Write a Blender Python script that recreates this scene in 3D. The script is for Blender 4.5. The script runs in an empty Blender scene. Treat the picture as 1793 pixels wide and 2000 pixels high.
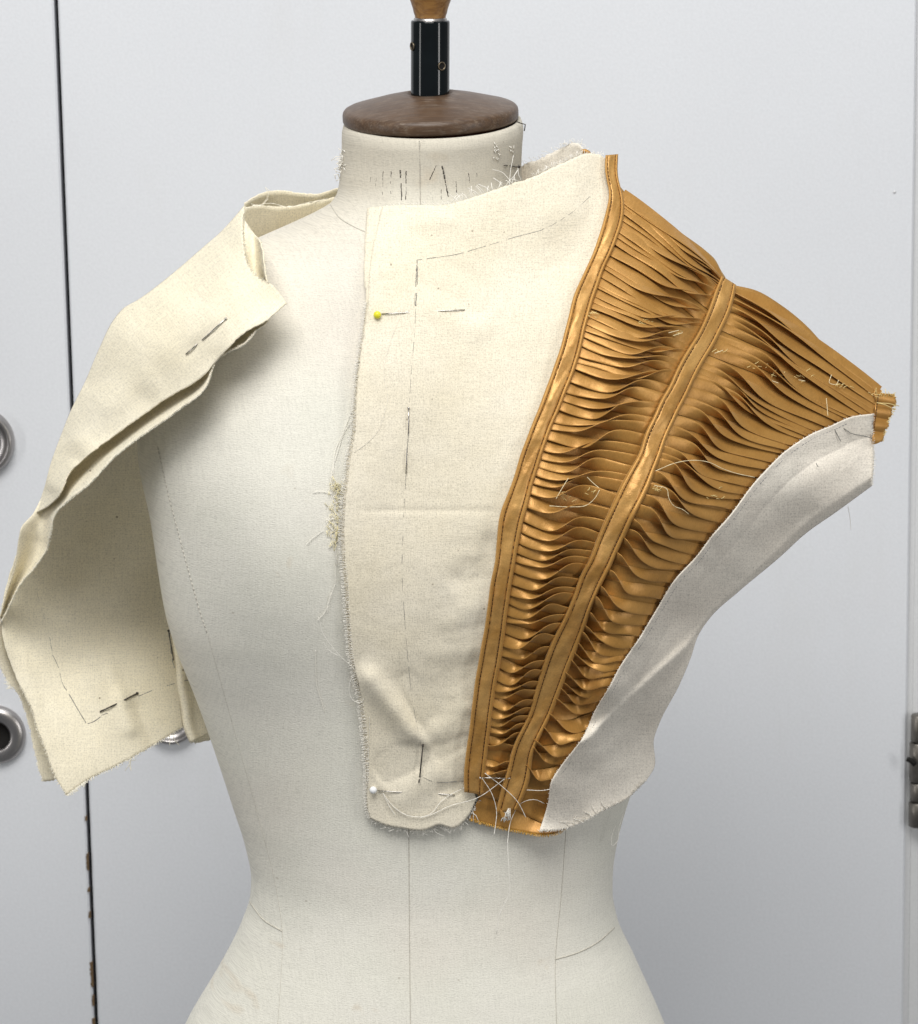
import bpy, math, random
import numpy as np
from mathutils import Matrix, Vector
random.seed(7); RNG = np.random.default_rng(7)
S = bpy.context.scene
COL = S.collection
# ------------------------------------------------------------------ camera
F = 6500.0                       # focal length in photo pixels (photo 1793 x 2000)
PITCH, ROLL = math.radians(12.0), 0.015
fw = np.array([0, math.cos(PITCH), -math.sin(PITCH)])
r0 = np.array([1.0, 0, 0]); u0 = np.array([0, math.sin(PITCH), math.cos(PITCH)])
RT = r0*math.cos(ROLL) - u0*math.sin(ROLL)
UP = u0*math.cos(ROLL) + r0*math.sin(ROLL)
CAM = np.array([0, 0, 1.2]) - 2.197*fw
cam = bpy.data.cameras.new('camera'); co = bpy.data.objects.new('camera', cam); COL.objects.link(co)
cam.sensor_fit = 'HORIZONTAL'; cam.sensor_width = 36; cam.lens = F/1793*36
cam.clip_start = 0.05; cam.clip_end = 60
cam.dof.use_dof = True; cam.dof.focus_distance = 2.10; cam.dof.aperture_fstop = 26
M = Matrix.Identity(4)
for i in range(3):
    M[i][0] = RT[i]; M[i][1] = UP[i]; M[i][2] = -fw[i]; M[i][3] = CAM[i]
co.matrix_world = M
S.camera = co
# ------------------------------------------------------------------ light
S.view_settings.view_transform = 'Standard'; S.view_settings.look = 'None'
S.view_settings.exposure = 0.0; S.view_settings.gamma = 1.0
W = bpy.data.worlds.new('World'); S.world = W; W.use_nodes = True
bg = W.node_tree.nodes['Background']; bg.inputs[0].default_value = (0.93, 0.96, 1.0, 1); bg.inputs[1].default_value = 0.175
def area(name, loc, target, sx, sy, power, color=(1, 1, 1)):
    l = bpy.data.lights.new(name, 'AREA'); l.shape = 'RECTANGLE'; l.size = sx; l.size_y = sy
    l.energy = power; l.color = color
    o = bpy.data.objects.new(name, l); COL.objects.link(o); o.location = loc
    d = Vector(target) - Vector(loc); o.rotation_euler = d.to_track_quat('-Z', 'Y').to_euler()
    return o
area('ceiling_lamp', (-0.30, -1.75, 3.6), (-0.02, -0.20, 1.1), 2.1, 1.4, 102, (1.0, 0.985, 0.955))
area('ceiling_lamp', (0.25, 0.02, 2.70), (0.2, 0.42, 1.3), 1.5, 0.3, 5.0, (0.94, 0.975, 1.0))
area('window_lamp', (-2.6, -1.3, 1.45), (0, 0, 1.3), 0.34, 1.9, 16, (1.0, 0.985, 0.965))
area('window_lamp', (2.4, -1.7, 1.45), (0, 0, 1.3), 0.36, 1.9, 24, (1.0, 0.985, 0.965))
# ------------------------------------------------------------------ helpers: projection
def unproj(px, py, Y):
    """photo direction (px,py) met with the plane of depth Y (metres; the form stands on Y = 0)"""
    px = np.asarray(px, float); py = np.asarray(py, float); Y = np.asarray(Y, float)
    d = F*fw + (px - 896.5)[..., None]*RT + (1000 - py)[..., None]*UP
    t = (Y - CAM[1])/d[..., 1]
    return CAM + t[..., None]*d
PXM = 2958.0                     # photo pixels per metre at the form
def catmull(P, n=300):
    P = np.asarray(P, float)
    d = np.r_[0, np.cumsum(np.hypot(*(np.diff(P[:, :2], axis=0).T)) + 1e-9)]
    s = np.linspace(0, d[-1], n); out = np.zeros((n, P.shape[1]))
    m = np.gradient(P, d, axis=0, edge_order=1)
    i = np.clip(np.searchsorted(d, s, side='right') - 1, 0, len(d) - 2)
    h = (d[i+1] - d[i]); t = (s - d[i])/h
    t = t[:, None]; h = h[:, None]
    out = (2*t**3-3*t**2+1)*P[i] + (t**3-2*t**2+t)*h*m[i] + (-2*t**3+3*t**2)*P[i+1] + (t**3-t**2)*h*m[i+1]
    return out
class Poly:
    def __init__(s, P, smooth=True, sm=0):
        s.Q = catmull(P) if smooth and len(P) > 2 else np.asarray(P, float)
        if sm:
            k = sm; Qp = np.concatenate([2*s.Q[:1]-s.Q[k:0:-1], s.Q, 2*s.Q[-1:]-s.Q[-2:-k-2:-1]]); ker = np.hanning(2*k+3)[1:-1]; ker /= ker.sum()
            s.Q = np.stack([np.convolve(Qp[:, i], ker, 'valid') for i in range(2)], -1)
        s.d = np.r_[0, np.cumsum(np.hypot(*(np.diff(s.Q[:, :2], axis=0).T)))]
        s.L = s.d[-1]
    def __call__(s, t):
        t = np.asarray(t)*s.L
        return np.stack([np.interp(t, s.d, s.Q[:, k]) for k in range(2)], -1)
    def at_y(s, y):              # for polylines that fall all the way
        return np.array([np.interp(y, s.Q[:, 1], s.Q[:, 0]), y])
    def s_of_y(s, y): return np.interp(y, s.Q[:, 1], s.d)/s.L
def coons(T, B, L, R, nu, nv):
    T, B, L, R = [p if isinstance(p, Poly) else Poly(p) for p in (T, B, L, R)]
    u = np.linspace(0, 1, nu); v = np.linspace(0, 1, nv)
    U, V = np.meshgrid(u, v)
    t, b, l, r = T(u), B(u), L(v), R(v)
    c00, c10, c01, c11 = (t[0]+l[0])/2, (t[-1]+r[0])/2, (b[0]+l[-1])/2, (b[-1]+r[-1])/2
    U_, V_ = U[..., None], V[..., None]
    P = (1-V_)*t[None] + V_*b[None] + (1-U_)*l[:, None] + U_*r[:, None] \
        - ((1-U_)*(1-V_)*c00 + U_*(1-V_)*c10 + (1-U_)*V_*c01 + U_*V_*c11)
    return P, U, V
class RBF:                       # thin-plate interpolation of depth over the photo plane
    def __init__(s, pts, smooth=1e-4):
        p = np.array(pts, float); s.c = p[:, :2]/1000; n = len(p)
        K = s.k(np.linalg.norm(s.c[:, None]-s.c[None], axis=-1)) + smooth*np.eye(n)
        A = np.c_[np.ones(n), s.c]
        Mx = np.block([[K, A], [A.T, np.zeros((3, 3))]])
        s.w = np.linalg.solve(Mx, np.r_[p[:, 2], 0, 0, 0])
    @staticmethod
    def k(r): return np.where(r > 0, r*r*np.log(r + 1e-12), 0)
    def __call__(s, px, py):
        q = np.stack([np.asarray(px, float), np.asarray(py, float)], -1)/1000
        sh = q.shape[:-1]; q = q.reshape(-1, 2)
        K = s.k(np.linalg.norm(q[:, None]-s.c[None], axis=-1))
        return (K@s.w[:-3] + s.w[-3] + q@s.w[-2:]).reshape(sh)
_noise_w = [(RNG.normal(size=2), RNG.uniform(0, 6.28)) for _ in range(14)]
def soft(px, py, scale, seed=0):
    """smooth cloth undulation, about -1..1"""
    o = 0
    for i in range(5):
        k, ph = _noise_w[(i+seed*3) % 14]
        o = o + np.sin((k[0]*px + k[1]*py)/scale + ph + seed)
    return o/2.6
def ridge(px, py, a, b, w, amp, end=0.25):
    a = np.array(a, float); b = np.array(b, float); d = b-a; L = np.hypot(*d); d /= L
    x = px-a[0]; y = py-a[1]; t = (x*d[0]+y*d[1])/L; q = x*d[1]-y*d[0]
    e_ = np.clip((np.minimum(t, 1-t)+.06)/end, 0, 1)
    return amp*np.exp(-(q/w)**2)*e_*e_*(3-2*e_)
# ------------------------------------------------------------------ helpers: objects
def setp(o, label=None, cat=None, group=None, kind=None):
    if label: o['label'] = label
    if cat: o['category'] = cat
    if group: o['group'] = group
    if kind: o['kind'] = kind
    return o
def empty(name, loc, label, cat, group=None):
    o = bpy.data.objects.new(name, None); COL.objects.link(o); o.location = [float(x) for x in loc]
    o.empty_display_size = .02
    return setp(o, label, cat, group)
def root_of(o):
    while o.parent: o = o.parent
    return o
def mk(name, v, f, mat, parent=None, uv=None, smooth=True, solid=0, kind=None, origin=None):
    v = np.asarray(v, float).reshape(-1, 3)
    off = np.array(root_of(parent).location) if parent else (np.asarray(origin, float) if origin is not None else v.mean(0))
    me = bpy.data.meshes.new(name); me.from_pydata((v-off).tolist(), [], [tuple(int(i) for i in q) for q in f])
    if uv is not None:
        l = me.uv_layers.new(name='UVMap'); uv = np.asarray(uv, float).reshape(-1, 2)
        idx = np.zeros(len(me.loops), dtype=np.int32); me.loops.foreach_get('vertex_index', idx)
        l.data.foreach_set('uv', uv[idx].astype(np.float32).ravel())
    if smooth: me.polygons.foreach_set('use_smooth', [True]*len(me.polygons))
    me.materials.append(mat)
    o = bpy.data.objects.new(name, me); COL.objects.link(o)
    if parent: o.parent = parent
    else: o.location = off.tolist()
    if solid:
        m = o.modifiers.new('thickness', 'SOLIDIFY'); m.thickness = solid; m.offset = 0
    if kind: o['kind'] = kind
    return o
def gridf(nv, nu, close=False):
    f = []
    for j in range(nv-1):
        for i in range(nu-1 if not close else nu):
            a = j*nu+i; b = j*nu+(i+1) % nu
            f.append((a, a+nu, b+nu, b))
    return f
class MB:                        # many small shapes gathered into one mesh
    def __init__(s): s.v = []; s.f = []; s.n = 0
    def add(s, v, f):
        v = np.asarray(v, float).reshape(-1, 3); s.v.append(v)
        s.f += [tuple(i+s.n for i in q) for q in f]; s.n += len(v)
    def tube(s, P, r, k=5, taper=False):
        P = np.asarray(P, float); n = len(P)
        T = np.gradient(P, axis=0); T /= np.linalg.norm(T, axis=1)[:, None]+1e-12
        ref = np.array([0.3, -0.8, 0.5]); A = np.cross(T, ref); A /= np.linalg.norm(A, axis=1)[:, None]+1e-12
        B = np.cross(T, A); a = np.linspace(0, 2*math.pi, k, endpoint=False)
        rr = np.full(n, r) if np.isscalar(r) else np.asarray(r)
        if taper: rr = rr*np.linspace(1, .45, n)
        V = P[:, None] + rr[:, None, None]*(np.cos(a)[None, :, None]*A[:, None] + np.sin(a)[None, :, None]*B[:, None])
        f = [(j*k+i, j*k+(i+1) % k, (j+1)*k+(i+1) % k, (j+1)*k+i) for j in range(n-1) for i in range(k)]
        f += [tuple(range(k))[::-1], tuple((n-1)*k+i for i in range(k))]
        s.add(V, f)
    def lathe(s, prof, k, Mx):
        prof = np.asarray(prof, float); a = np.linspace(0, 2*math.pi, k, endpoint=False)
        V = np.stack([prof[:, None, 0]*np.cos(a), prof[:, None, 0]*np.sin(a), np.repeat(prof[:, 1:2], k, 1)], -1).reshape(-1, 3)
        V = np.array([list(Mx@Vector(p)) for p in V])
        s.add(V, [(j*k+i, j*k+(i+1) % k, (j+1)*k+(i+1) % k, (j+1)*k+i) for j in range(len(prof)-1) for i in range(k)])
    def box(s, a, b, bev=0):
        x0, y0, z0 = a; x1, y1, z1 = b
        V = [(x, y, z) for x in (x0, x1) for y in (y0, y1) for z in (z0, z1)]
        s.add(V, [(0, 1, 3, 2), (4, 6, 7, 5), (0, 4, 5, 1), (2, 3, 7, 6), (0, 2, 6, 4), (1, 5, 7, 3)])
    def build(s, name, mat, parent=None, **k):
        return mk(name, np.concatenate(s.v), s.f, mat, parent, **k)
# ------------------------------------------------------------------ helpers: materials
def mat(name):
    m = bpy.data.materials.new(name); m.use_nodes = True
    nt = m.node_tree; p = nt.nodes['Principled BSDF']
    return m, nt, p
def node(nt, t, **kw):
    n = nt.nodes.new(t)
    for k, v in kw.items():
        if k in n.inputs: n.inputs[k].default_value = v
        else: setattr(n, k, v)
    return n
def ramp(nt, src, stops):
    r = nt.nodes.new('ShaderNodeValToRGB'); nt.links.new(src, r.inputs[0])
    e = r.color_ramp.elements
    while len(e) < len(stops): e.new(.5)
    for i, (p, c) in enumerate(stops):
        e[i].position = p; e[i].color = (*c, 1) if len(c) == 3 else c
    return r
def mixc(nt, fac, a, b, mode='MIX'):
    n = nt.nodes.new('ShaderNodeMix'); n.data_type = 'RGBA'; n.blend_type = mode
    for s, i in ((fac, 0), (a, 6), (b, 7)):
        if isinstance(s, (int, float)): n.inputs[i].default_value = s
        elif isinstance(s, tuple): n.inputs[i].default_value = (*s, 1)
        else: nt.links.new(s, n.inputs[i])
    return n.outputs[2]
def noise(nt, vec, scale, detail=2, rough=.5, sc=None, rot=None):
    if sc or rot:
        mp = nt.nodes.new('ShaderNodeMapping'); nt.links.new(vec, mp.inputs[0])
        if sc: mp.inputs['Scale'].default_value = sc
        if rot: mp.inputs['Rotation'].default_value = rot
        vec = mp.outputs[0]
    n = node(nt, 'ShaderNodeTexNoise', Scale=scale, Detail=detail, Roughness=rough); nt.links.new(vec, n.inputs['Vector'])
    return n.outputs[0]
def math_(nt, op, a, b=0.0):
    n = nt.nodes.new('ShaderNodeMath'); n.operation = op
    for i, s in enumerate((a, b)):
        if isinstance(s, (int, float)): n.inputs[i].default_value = s
        else: nt.links.new(s, n.inputs[i])
    return n.outputs[0]
def cloth(name, base, warm, fleck=.5, grain=.5, transl=.15, twill=False, stain=None, bump=.35, crease=.25, dirt=None):
    """woven cotton: threads both ways, slubs, faint blotches, dark seed flecks, small soft creases. UV is in metres."""
    m, nt, p = mat(name)
    uv = nt.nodes.new('ShaderNodeUVMap').outputs[0]
    h = noise(nt, uv, 1.0, 3, .65, (620, 1500, 1)); v = noise(nt, uv, 1.0, 3, .65, (1500, 620, 1))
    w = math_(nt, 'ADD', math_(nt, 'MULTIPLY', h, .5), math_(nt, 'MULTIPLY', v, .5))
    if twill:
        tw = noise(nt, uv, 1.0, 2, .5, (620, 1500, 1), (0, 0, math.radians(28)))
        w = math_(nt, 'ADD', math_(nt, 'MULTIPLY', w, .5), math_(nt, 'MULTIPLY', tw, .5))
    slub = math_(nt, 'ADD', noise(nt, uv, 1.0, 3, .6, (60, 1600, 1)), noise(nt, uv, 1.0, 3, .6, (1600, 70, 1)))
    slub = ramp(nt, math_(nt, 'MULTIPLY', slub, .5), [(.42, (.885,)*3), (.5, (1, 1, 1)), (.57, (1.06,)*3)]).outputs[0]
    blot = noise(nt, uv, 14, 4, .6)
    big = noise(nt, uv, 5, 2, .5)
    c = mixc(nt, ramp(nt, blot, [(.35, (0, 0, 0)), (.7, (1, 1, 1))]).outputs[0], base, warm)
    if stain:
        c = mixc(nt, ramp(nt, big, [(.5, (0, 0, 0)), (.75, (.6, .6, .6))]).outputs[0], c, stain)
        sp2 = ramp(nt, noise(nt, uv, 22, 3, .7), [(.64, (0, 0, 0)), (.74, (.7, .7, .7))]).outputs[0]
        c = mixc(nt, math_(nt, 'MULTIPLY', sp2, ramp(nt, noise(nt, uv, 4.3, 1, .5), [(.5, (0, 0, 0)), (.6, (1, 1, 1))]).outputs[0]), c, (.56, .44, .30))
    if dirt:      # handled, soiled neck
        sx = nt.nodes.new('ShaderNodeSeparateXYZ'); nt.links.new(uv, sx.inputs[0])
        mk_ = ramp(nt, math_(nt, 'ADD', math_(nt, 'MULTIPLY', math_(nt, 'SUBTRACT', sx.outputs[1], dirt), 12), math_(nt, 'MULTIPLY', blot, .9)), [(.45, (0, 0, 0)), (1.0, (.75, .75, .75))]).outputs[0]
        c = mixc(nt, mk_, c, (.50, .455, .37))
    g = ramp(nt, w, [(.40, (1-.36*grain,)*3), (.5, (1, 1, 1)), (.60, (1+.10*grain,)*3)])
    c = mixc(nt, 1.0, c, g.outputs[0], 'MULTIPLY')
    c = mixc(nt, .35+.65*grain, c, slub, 'MULTIPLY')
    if fleck:
        vo = node(nt, 'ShaderNodeTexVoronoi', Scale=95.0); nt.links.new(uv, vo.inputs['Vector'])
        rnd = ramp(nt, noise(nt, uv, 60, 1, .5), [(.58, (0, 0, 0)), (.6, (1, 1, 1))]).outputs[0]
        sp = ramp(nt, vo.outputs['Distance'], [(.05, (1, 1, 1)), (.085, (0, 0, 0))]).outputs[0]
        c = mixc(nt, math_(nt, 'MULTIPLY', math_(nt, 'MULTIPLY', sp, rnd), fleck), c, (.16, .11, .06))
    nt.links.new(c, p.inputs['Base Color'])
    p.inputs['Roughness'].default_value = 1.0; p.inputs['Specular IOR Level'].default_value = .05
    p.inputs['Sheen Weight'].default_value = .08; p.inputs['Sheen Roughness'].default_value = .6
    b0 = node(nt, 'ShaderNodeBump', Strength=crease, Distance=.006)
    cr = math_(nt, 'ADD', noise(nt, uv, 26, 3, .55), math_(nt, 'MULTIPLY', noise(nt, uv, 90, 2, .5), .25)); nt.links.new(cr, b0.inputs['Height'])
    b = node(nt, 'ShaderNodeBump', Strength=bump, Distance=.0008); nt.links.new(w, b.inputs['Height']); nt.links.new(b0.outputs[0], b.inputs['Normal'])
    nt.links.new(b.outputs[0], p.inputs['Normal'])
    if transl:
        t = nt.nodes.new('ShaderNodeBsdfTranslucent'); nt.links.new(c, t.inputs[0])
        mx = nt.nodes.new('ShaderNodeMixShader'); mx.inputs[0].default_value = transl
        nt.links.new(p.outputs[0], mx.inputs[1]); nt.links.new(t.outputs[0], mx.inputs[2])
        nt.links.new(mx.outputs[0], nt.nodes['Material Output'].inputs[0])
    return m
def satin(name, base, alt, rough=.42, mott=.3, sc=(900, 160, 1)):
    m, nt, p = mat(name)
    uv = nt.nodes.new('ShaderNodeUVMap').outputs[0]
    th = noise(nt, uv, 1.0, 2, .6, sc)
    bl = noise(nt, uv, 45, 3, .6)
    c = mixc(nt, ramp(nt, bl, [(.35, (0, 0, 0)), (.68, (1, 1, 1))]).outputs[0], base, alt)
    c = mixc(nt, 1.0, c, ramp(nt, th, [(.35, (1-mott*.5,)*3), (.62, (1+mott*.25,)*3)]).outputs[0], 'MULTIPLY')
    nt.links.new(c, p.inputs['Base Color'])
    p.inputs['Metallic'].default_value = .31; p.inputs['Roughness'].default_value = rough
    p.inputs['Specular IOR Level'].default_value = .4
    p.inputs['Sheen Weight'].default_value = .25; p.inputs['Sheen Roughness'].default_value = .4
    p.inputs['Sheen Tint'].default_value = (1, .8, .5, 1)
    hb = math_(nt, 'ADD', math_(nt, 'MULTIPLY', th, .4), math_(nt, 'MULTIPLY', noise(nt, uv, 130, 2, .5), .9))
    b = node(nt, 'ShaderNodeBump', Strength=.3, Distance=.0012); nt.links.new(hb, b.inputs['Height'])
    nt.links.new(b.outputs[0], p.inputs['Normal'])
    return m
def plain(name, col, rough=.5, metal=0.0, spec=.5, var=0, scale=60):
    m, nt, p = mat(name)
    g = nt.nodes.new('ShaderNodeTexCoord').outputs['Object']
    n = noise(nt, g, scale, 4, .6)
    lo = tuple(x*(1-var) for x in col); hi = tuple(min(1, x*(1+var*.6)) for x in col)
    c = ramp(nt, n, [(.3, lo), (.7, hi)])
    nt.links.new(c.outputs[0], p.inputs['Base Color'])
    p.inputs['Roughness'].default_value = rough; p.inputs['Metallic'].default_value = metal
    p.inputs['Specular IOR Level'].default_value = spec
    return m
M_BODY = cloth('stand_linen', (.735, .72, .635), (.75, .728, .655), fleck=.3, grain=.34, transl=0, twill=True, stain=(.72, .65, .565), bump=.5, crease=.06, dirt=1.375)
M_CAL = cloth('cream_calico', (.86, .787, .60), (.87, .81, .655), fleck=.7, grain=.55, transl=.07, bump=.5)
M_CALW = cloth('white_calico', (.83, .757, .592), (.845, .782, .645), fleck=.6, grain=.62, transl=.07, bump=.55)
M_CALG = cloth('grey_calico', (.865, .80, .70), (.875, .825, .73), fleck=.45, grain=.62, transl=.10, bump=.6, crease=.36)
M_FRINGE = plain('cotton_thread', (.84, .80, .68), .9, 0, .1, .08)
M_FRAYW = plain('white_thread', (.86, .83, .76), .85, 0, .15, .06)
M_YTHREAD = plain('yellow_thread', (.78, .62, .28), .7, 0, .3, .15)
M_GOLD = satin('gold_satin', (.40, .20, .046), (.48, .255, .066), .41, .16, (1400, 500, 1))
M_GOLDB = satin('gold_bias_satin', (.40, .205, .050), (.60, .345, .110), .41, .22, (900, 900, 1))
M_GOLDC = satin('gold_cord_satin', (.45, .232, .056), (.51, .275, .072), .45, .15)
M_GOLDEDGE = plain('gold_frayed_thread', (.62, .36, .07), .35, .4, .5, .4, 900)
M_STITCH = plain('brown_stitch', (.07, .028, .012), .8, 0, .2, .1)
M_SEAM = plain('seam_thread', (.56, .53, .46), .9, 0, .1, .25, 700)
M_CREASE = plain('grey_stitch', (.33, .32, .32), .9, 0, .1, .2, 500)
M_PENCIL = plain('pencil_graphite', (.26, .25, .23), .7, 0, .3, .6, 900)
M_INK = plain('black_mark', (.11, .10, .085), .8, 0, .2, .6, 900)
M_PIN = plain('steel_pin', (.50, .48, .45), .25, 1.0, .5, .1)
M_DPIN = plain('dark_pin', (.09, .08, .07), .35, .8, .5, .1)
M_BLACK = plain('black_enamel', (.004, .006, .007), .12, 0, .35, .3)
M_STEEL = plain('satin_steel', (.42, .40, .39), .34, 1.0, .5, .12, 30)
M_DARK = plain('dark_gap', (.012, .011, .010), .8, 0, .2, .2)
M_CHIP = plain('chipped_board', (.15, .10, .055), .9, 0, .2, .4, 300)
def m_wood(name, base, dark, wear=.0):
    m, nt, p = mat(name)
    g = nt.nodes.new('ShaderNodeTexCoord').outputs['Object']
    gr = noise(nt, g, 1, 4, .6, (30, 420, 300)); wr = noise(nt, g, 70, 5, .7)
    c = mixc(nt, ramp(nt, gr, [(.35, (0, 0, 0)), (.7, (1, 1, 1))]).outputs[0], dark, base)
    sc = noise(nt, g, 1, 3, .7, (40, 900, 900), (.3, .5, .6))
    wm = math_(nt, 'MULTIPLY', ramp(nt, wr, [(.42, (.12,)*3), (.68, (1, 1, 1))]).outputs[0], ramp(nt, sc, [(.50, (.1,)*3), (.60, (1, 1, 1))]).outputs[0])
    c = mixc(nt, math_(nt, 'MULTIPLY', wm, wear), c, (.42, .36, .29))
    nt.links.new(c, p.inputs['Base Color'])
    p.inputs['Roughness'].default_value = .42; p.inputs['Specular IOR Level'].default_value = .4
    return m
M_WOODD = m_wood('brown_varnished_wood', (.105, .060, .032), (.062, .035, .02), .28)
M_WOODL = m_wood('honey_wood', (.36, .19, .055), (.17, .075, .02), .2)
def m_wall(name, col):
    m, nt, p = mat(name)
    g = nt.nodes.new('ShaderNodeTexCoord').outputs['Object']
    n = noise(nt, g, 420, 3, .6); b2 = noise(nt, g, 6, 3, .5)
    c = mixc(nt, ramp(nt, b2, [(.3, (0, 0, 0)), (.75, (1, 1, 1))]).outputs[0], tuple(x*.975 for x in col), col)
    c = mixc(nt, 1.0, c, ramp(nt, n, [(.3, (.955,)*3), (.7, (1.02,)*3)]).outputs[0], 'MULTIPLY')
    sm = ramp(nt, noise(nt, g, 1, 5, .7, (9, 9, 3)), [(.55, (0, 0, 0)), (.8, (1, 1, 1))]).outputs[0]
    scr = ramp(nt, noise(nt, g, 1, 2, .5, (900, 1, 14), (0, .25, 0)), [(.70, (0, 0, 0)), (.76, (1, 1, 1))]).outputs[0]
    c = mixc(nt, math_(nt, 'MULTIPLY', sm, .16), c, (.52, .50, .47)); c = mixc(nt, math_(nt, 'MULTIPLY', math_(nt, 'MULTIPLY', scr, sm), .4), c, (.45, .44, .43))
    nt.links.new(c, p.inputs['Base Color']); p.inputs['Roughness'].default_value = .5
    p.inputs['Specular IOR Level'].default_value = .35
    b = node(nt, 'ShaderNodeBump', Strength=.12, Distance=.0008); nt.links.new(n, b.inputs['Height']); nt.links.new(b.outputs[0], p.inputs['Normal'])
    return m
M_DOOR = m_wall('white_laminate', (.665, .68, .71))
M_DOORF = m_wall('grey_frame_paint', (.62, .625, .63))
# ------------------------------------------------------------------ the cupboard doors behind
WY = 0.46
def wp(px, py, d=0): return unproj(px, py, WY+d)
def door_box(mb, xl, xr, y0, y1, z0, z1, bev=.0015):
    n = 3; V = []
    a = [(xl, y0+bev), (xl+bev, y0), (xr-bev, y0), (xr, y0+bev), (xr, y1), (xl, y1)]
    for z in (z0, z1): V += [(x, y, z) for x, y in a]
    k = len(a); mb.add(V, [(i, (i+1) % k, k+(i+1) % k, k+i) for i in range(k)] + [tuple(range(k))[::-1], tuple(range(k, 2*k))])
ga, gb = wp(144, 1000)[0], wp(152, 1000)[0]
ra, rb = wp(1777, 1000)[0], wp(1786, 1000)[0]
Z0, Z1 = .12, 2.15
ld = empty('cupboard_door', (ga-.25, WY, Z0), 'white cupboard door at the left edge with two round steel fittings and chipped edge', 'door')
m = MB(); door_box(m, ga-.55, ga, WY, WY+.02, Z0, Z1); m.build('panel', M_DOOR, ld, smooth=False)
rd = empty('cupboard_door', ((gb+ra)/2, WY, Z0), 'wide white cupboard door directly behind the dress form with hinge on its edge', 'door')
m = MB(); door_box(m, gb, ra, WY, WY+.02, Z0, Z1); m.build('panel', M_DOOR, rd, smooth=False)
fr = empty('door_frame', (rb+.1, WY, Z0), 'pale grey frame strip along the right edge beyond the hinge', 'frame')
m = MB(); door_box(m, rb, rb+.3, WY+.004, WY+.05, Z0, Z1); m.build('upright', M_DOORF, fr, smooth=False)
m = MB(); m.box((ga-.58, WY+.05, Z0-.02), (rb+.32, WY+.06, Z1+.02))
q_ = MB(); door_box(q_, ra-.004, rb+.004, WY+.0045, WY+.012, Z0, Z1); q_.build('rebate', M_DOORF, fr, smooth=False)
m.build('cupboard_interior', M_DARK, None, smooth=False, kind='structure')
# chips along the left door's edge
m = MB()
for (py0, py1, w) in [(1595, 1603, 4), (1668, 1700, 6), (1735, 1742, 5), (1782, 1793, 5), (1880, 1928, 7), (1990, 2010, 9), (1945, 1965, 4)]:
    nk = max(3, int((py1-py0)/4))
    for k in range(nk):
        q0 = py0+(py1-py0)*k/nk; q1 = py0+(py1-py0)*(k+1)/nk; ww = .55*w*random.uniform(.3, 1.2)/2700
        z0, z1 = wp(150, q1)[2], wp(150, q0)[2]
        m.box((ga-ww, WY-.0006, z0), (ga+.0009, WY+.004, z1))
m.build('chipped_edge', M_CHIP, ld, smooth=False, kind='stuff')
def lock(parent, px, py, rpx, name, hole=None):
    c = wp(px, py); R = rpx/2700*1.0
    Mx = Matrix.Translation(Vector(c)) @ Matrix.Rotation(math.radians(90), 4, 'X')
    p = MB()
    if hole:
        h = hole/2700
        p.lathe([(R, 0), (R, .003), (R*.93, .006), (R*.80, .0075), (h*1.18, .0075), (h, .006), (h, -.004)], 64, Mx)
    else:
        p.lathe([(R, 0), (R, .004), (R*.95, .008), (R*.86, .0095), (R*.80, .008), (R*.76, .004), (R*.55, .003), (0, .0035)], 64, Mx)
    o = p.build(name, M_STEEL, parent)
    if hole:
        q = MB(); q.lathe([(h*1.0, .0062), (h*.95, .001), (0, .001)], 40, Mx); q.build('keyhole', M_DARK, o)
        q = MB(); Mc = Mx @ Matrix.Translation((-h*.55, 0, 0)); q.lathe([(h*.42, .001), (h*.42, .005), (h*.36, .0062), (0, .0062)], 32, Mc); q.build('cylinder', M_STEEL, o)
    return o
lock(ld, -38, 862, 74, 'finger_pull'); lock(ld, -8, 1434, 66, 'lock_ring', 32)
lock(rd, 334, 1400, 60, 'finger_pull')
# hinge
hz = [wp(1785, y)[2] for y in (1392, 1446, 1524, 1562, 1612)]; hx = wp(1793, 1500)[0]
hg = MB()
for i in range(4):
    Mx = Matrix.Translation((hx-.0005*(i % 2), WY-.004, hz[i+1]+.0006))
    L = hz[i]-hz[i+1]-.0012; r = .0068+.0004*(i % 2)
    hg.lathe([(0, 0), (r*.9, 0), (r, .0006), (r, L-.0006), (r*.9, L), (0, L)], 24, Mx)
ho = hg.build('hinge', plain('dull_hinge_steel', (.20, .185, .165), .42, .9, .5, .3, 90), rd)
q = MB(); a, b = wp(1771, 1482, -.012), wp(1788, 1494, -.014); q.tube([a, (a+b)/2+np.array([0, 0, .001]), b], .0022, 8); q.build('hinge_screw', M_DARK, ho)
# small dents in the door paint
m = MB()
for px, py in [(1747, 375)]:
    c = wp(px, py, -.0002); m.lathe([(0, .0008), (.0008, .0005), (.0013, 0)], 10, Matrix.Translation(Vector(c))@Matrix.Rotation(math.radians(90), 4, 'X'))
m.build('paint_nick', M_DOORF, rd, kind='stuff')
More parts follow.
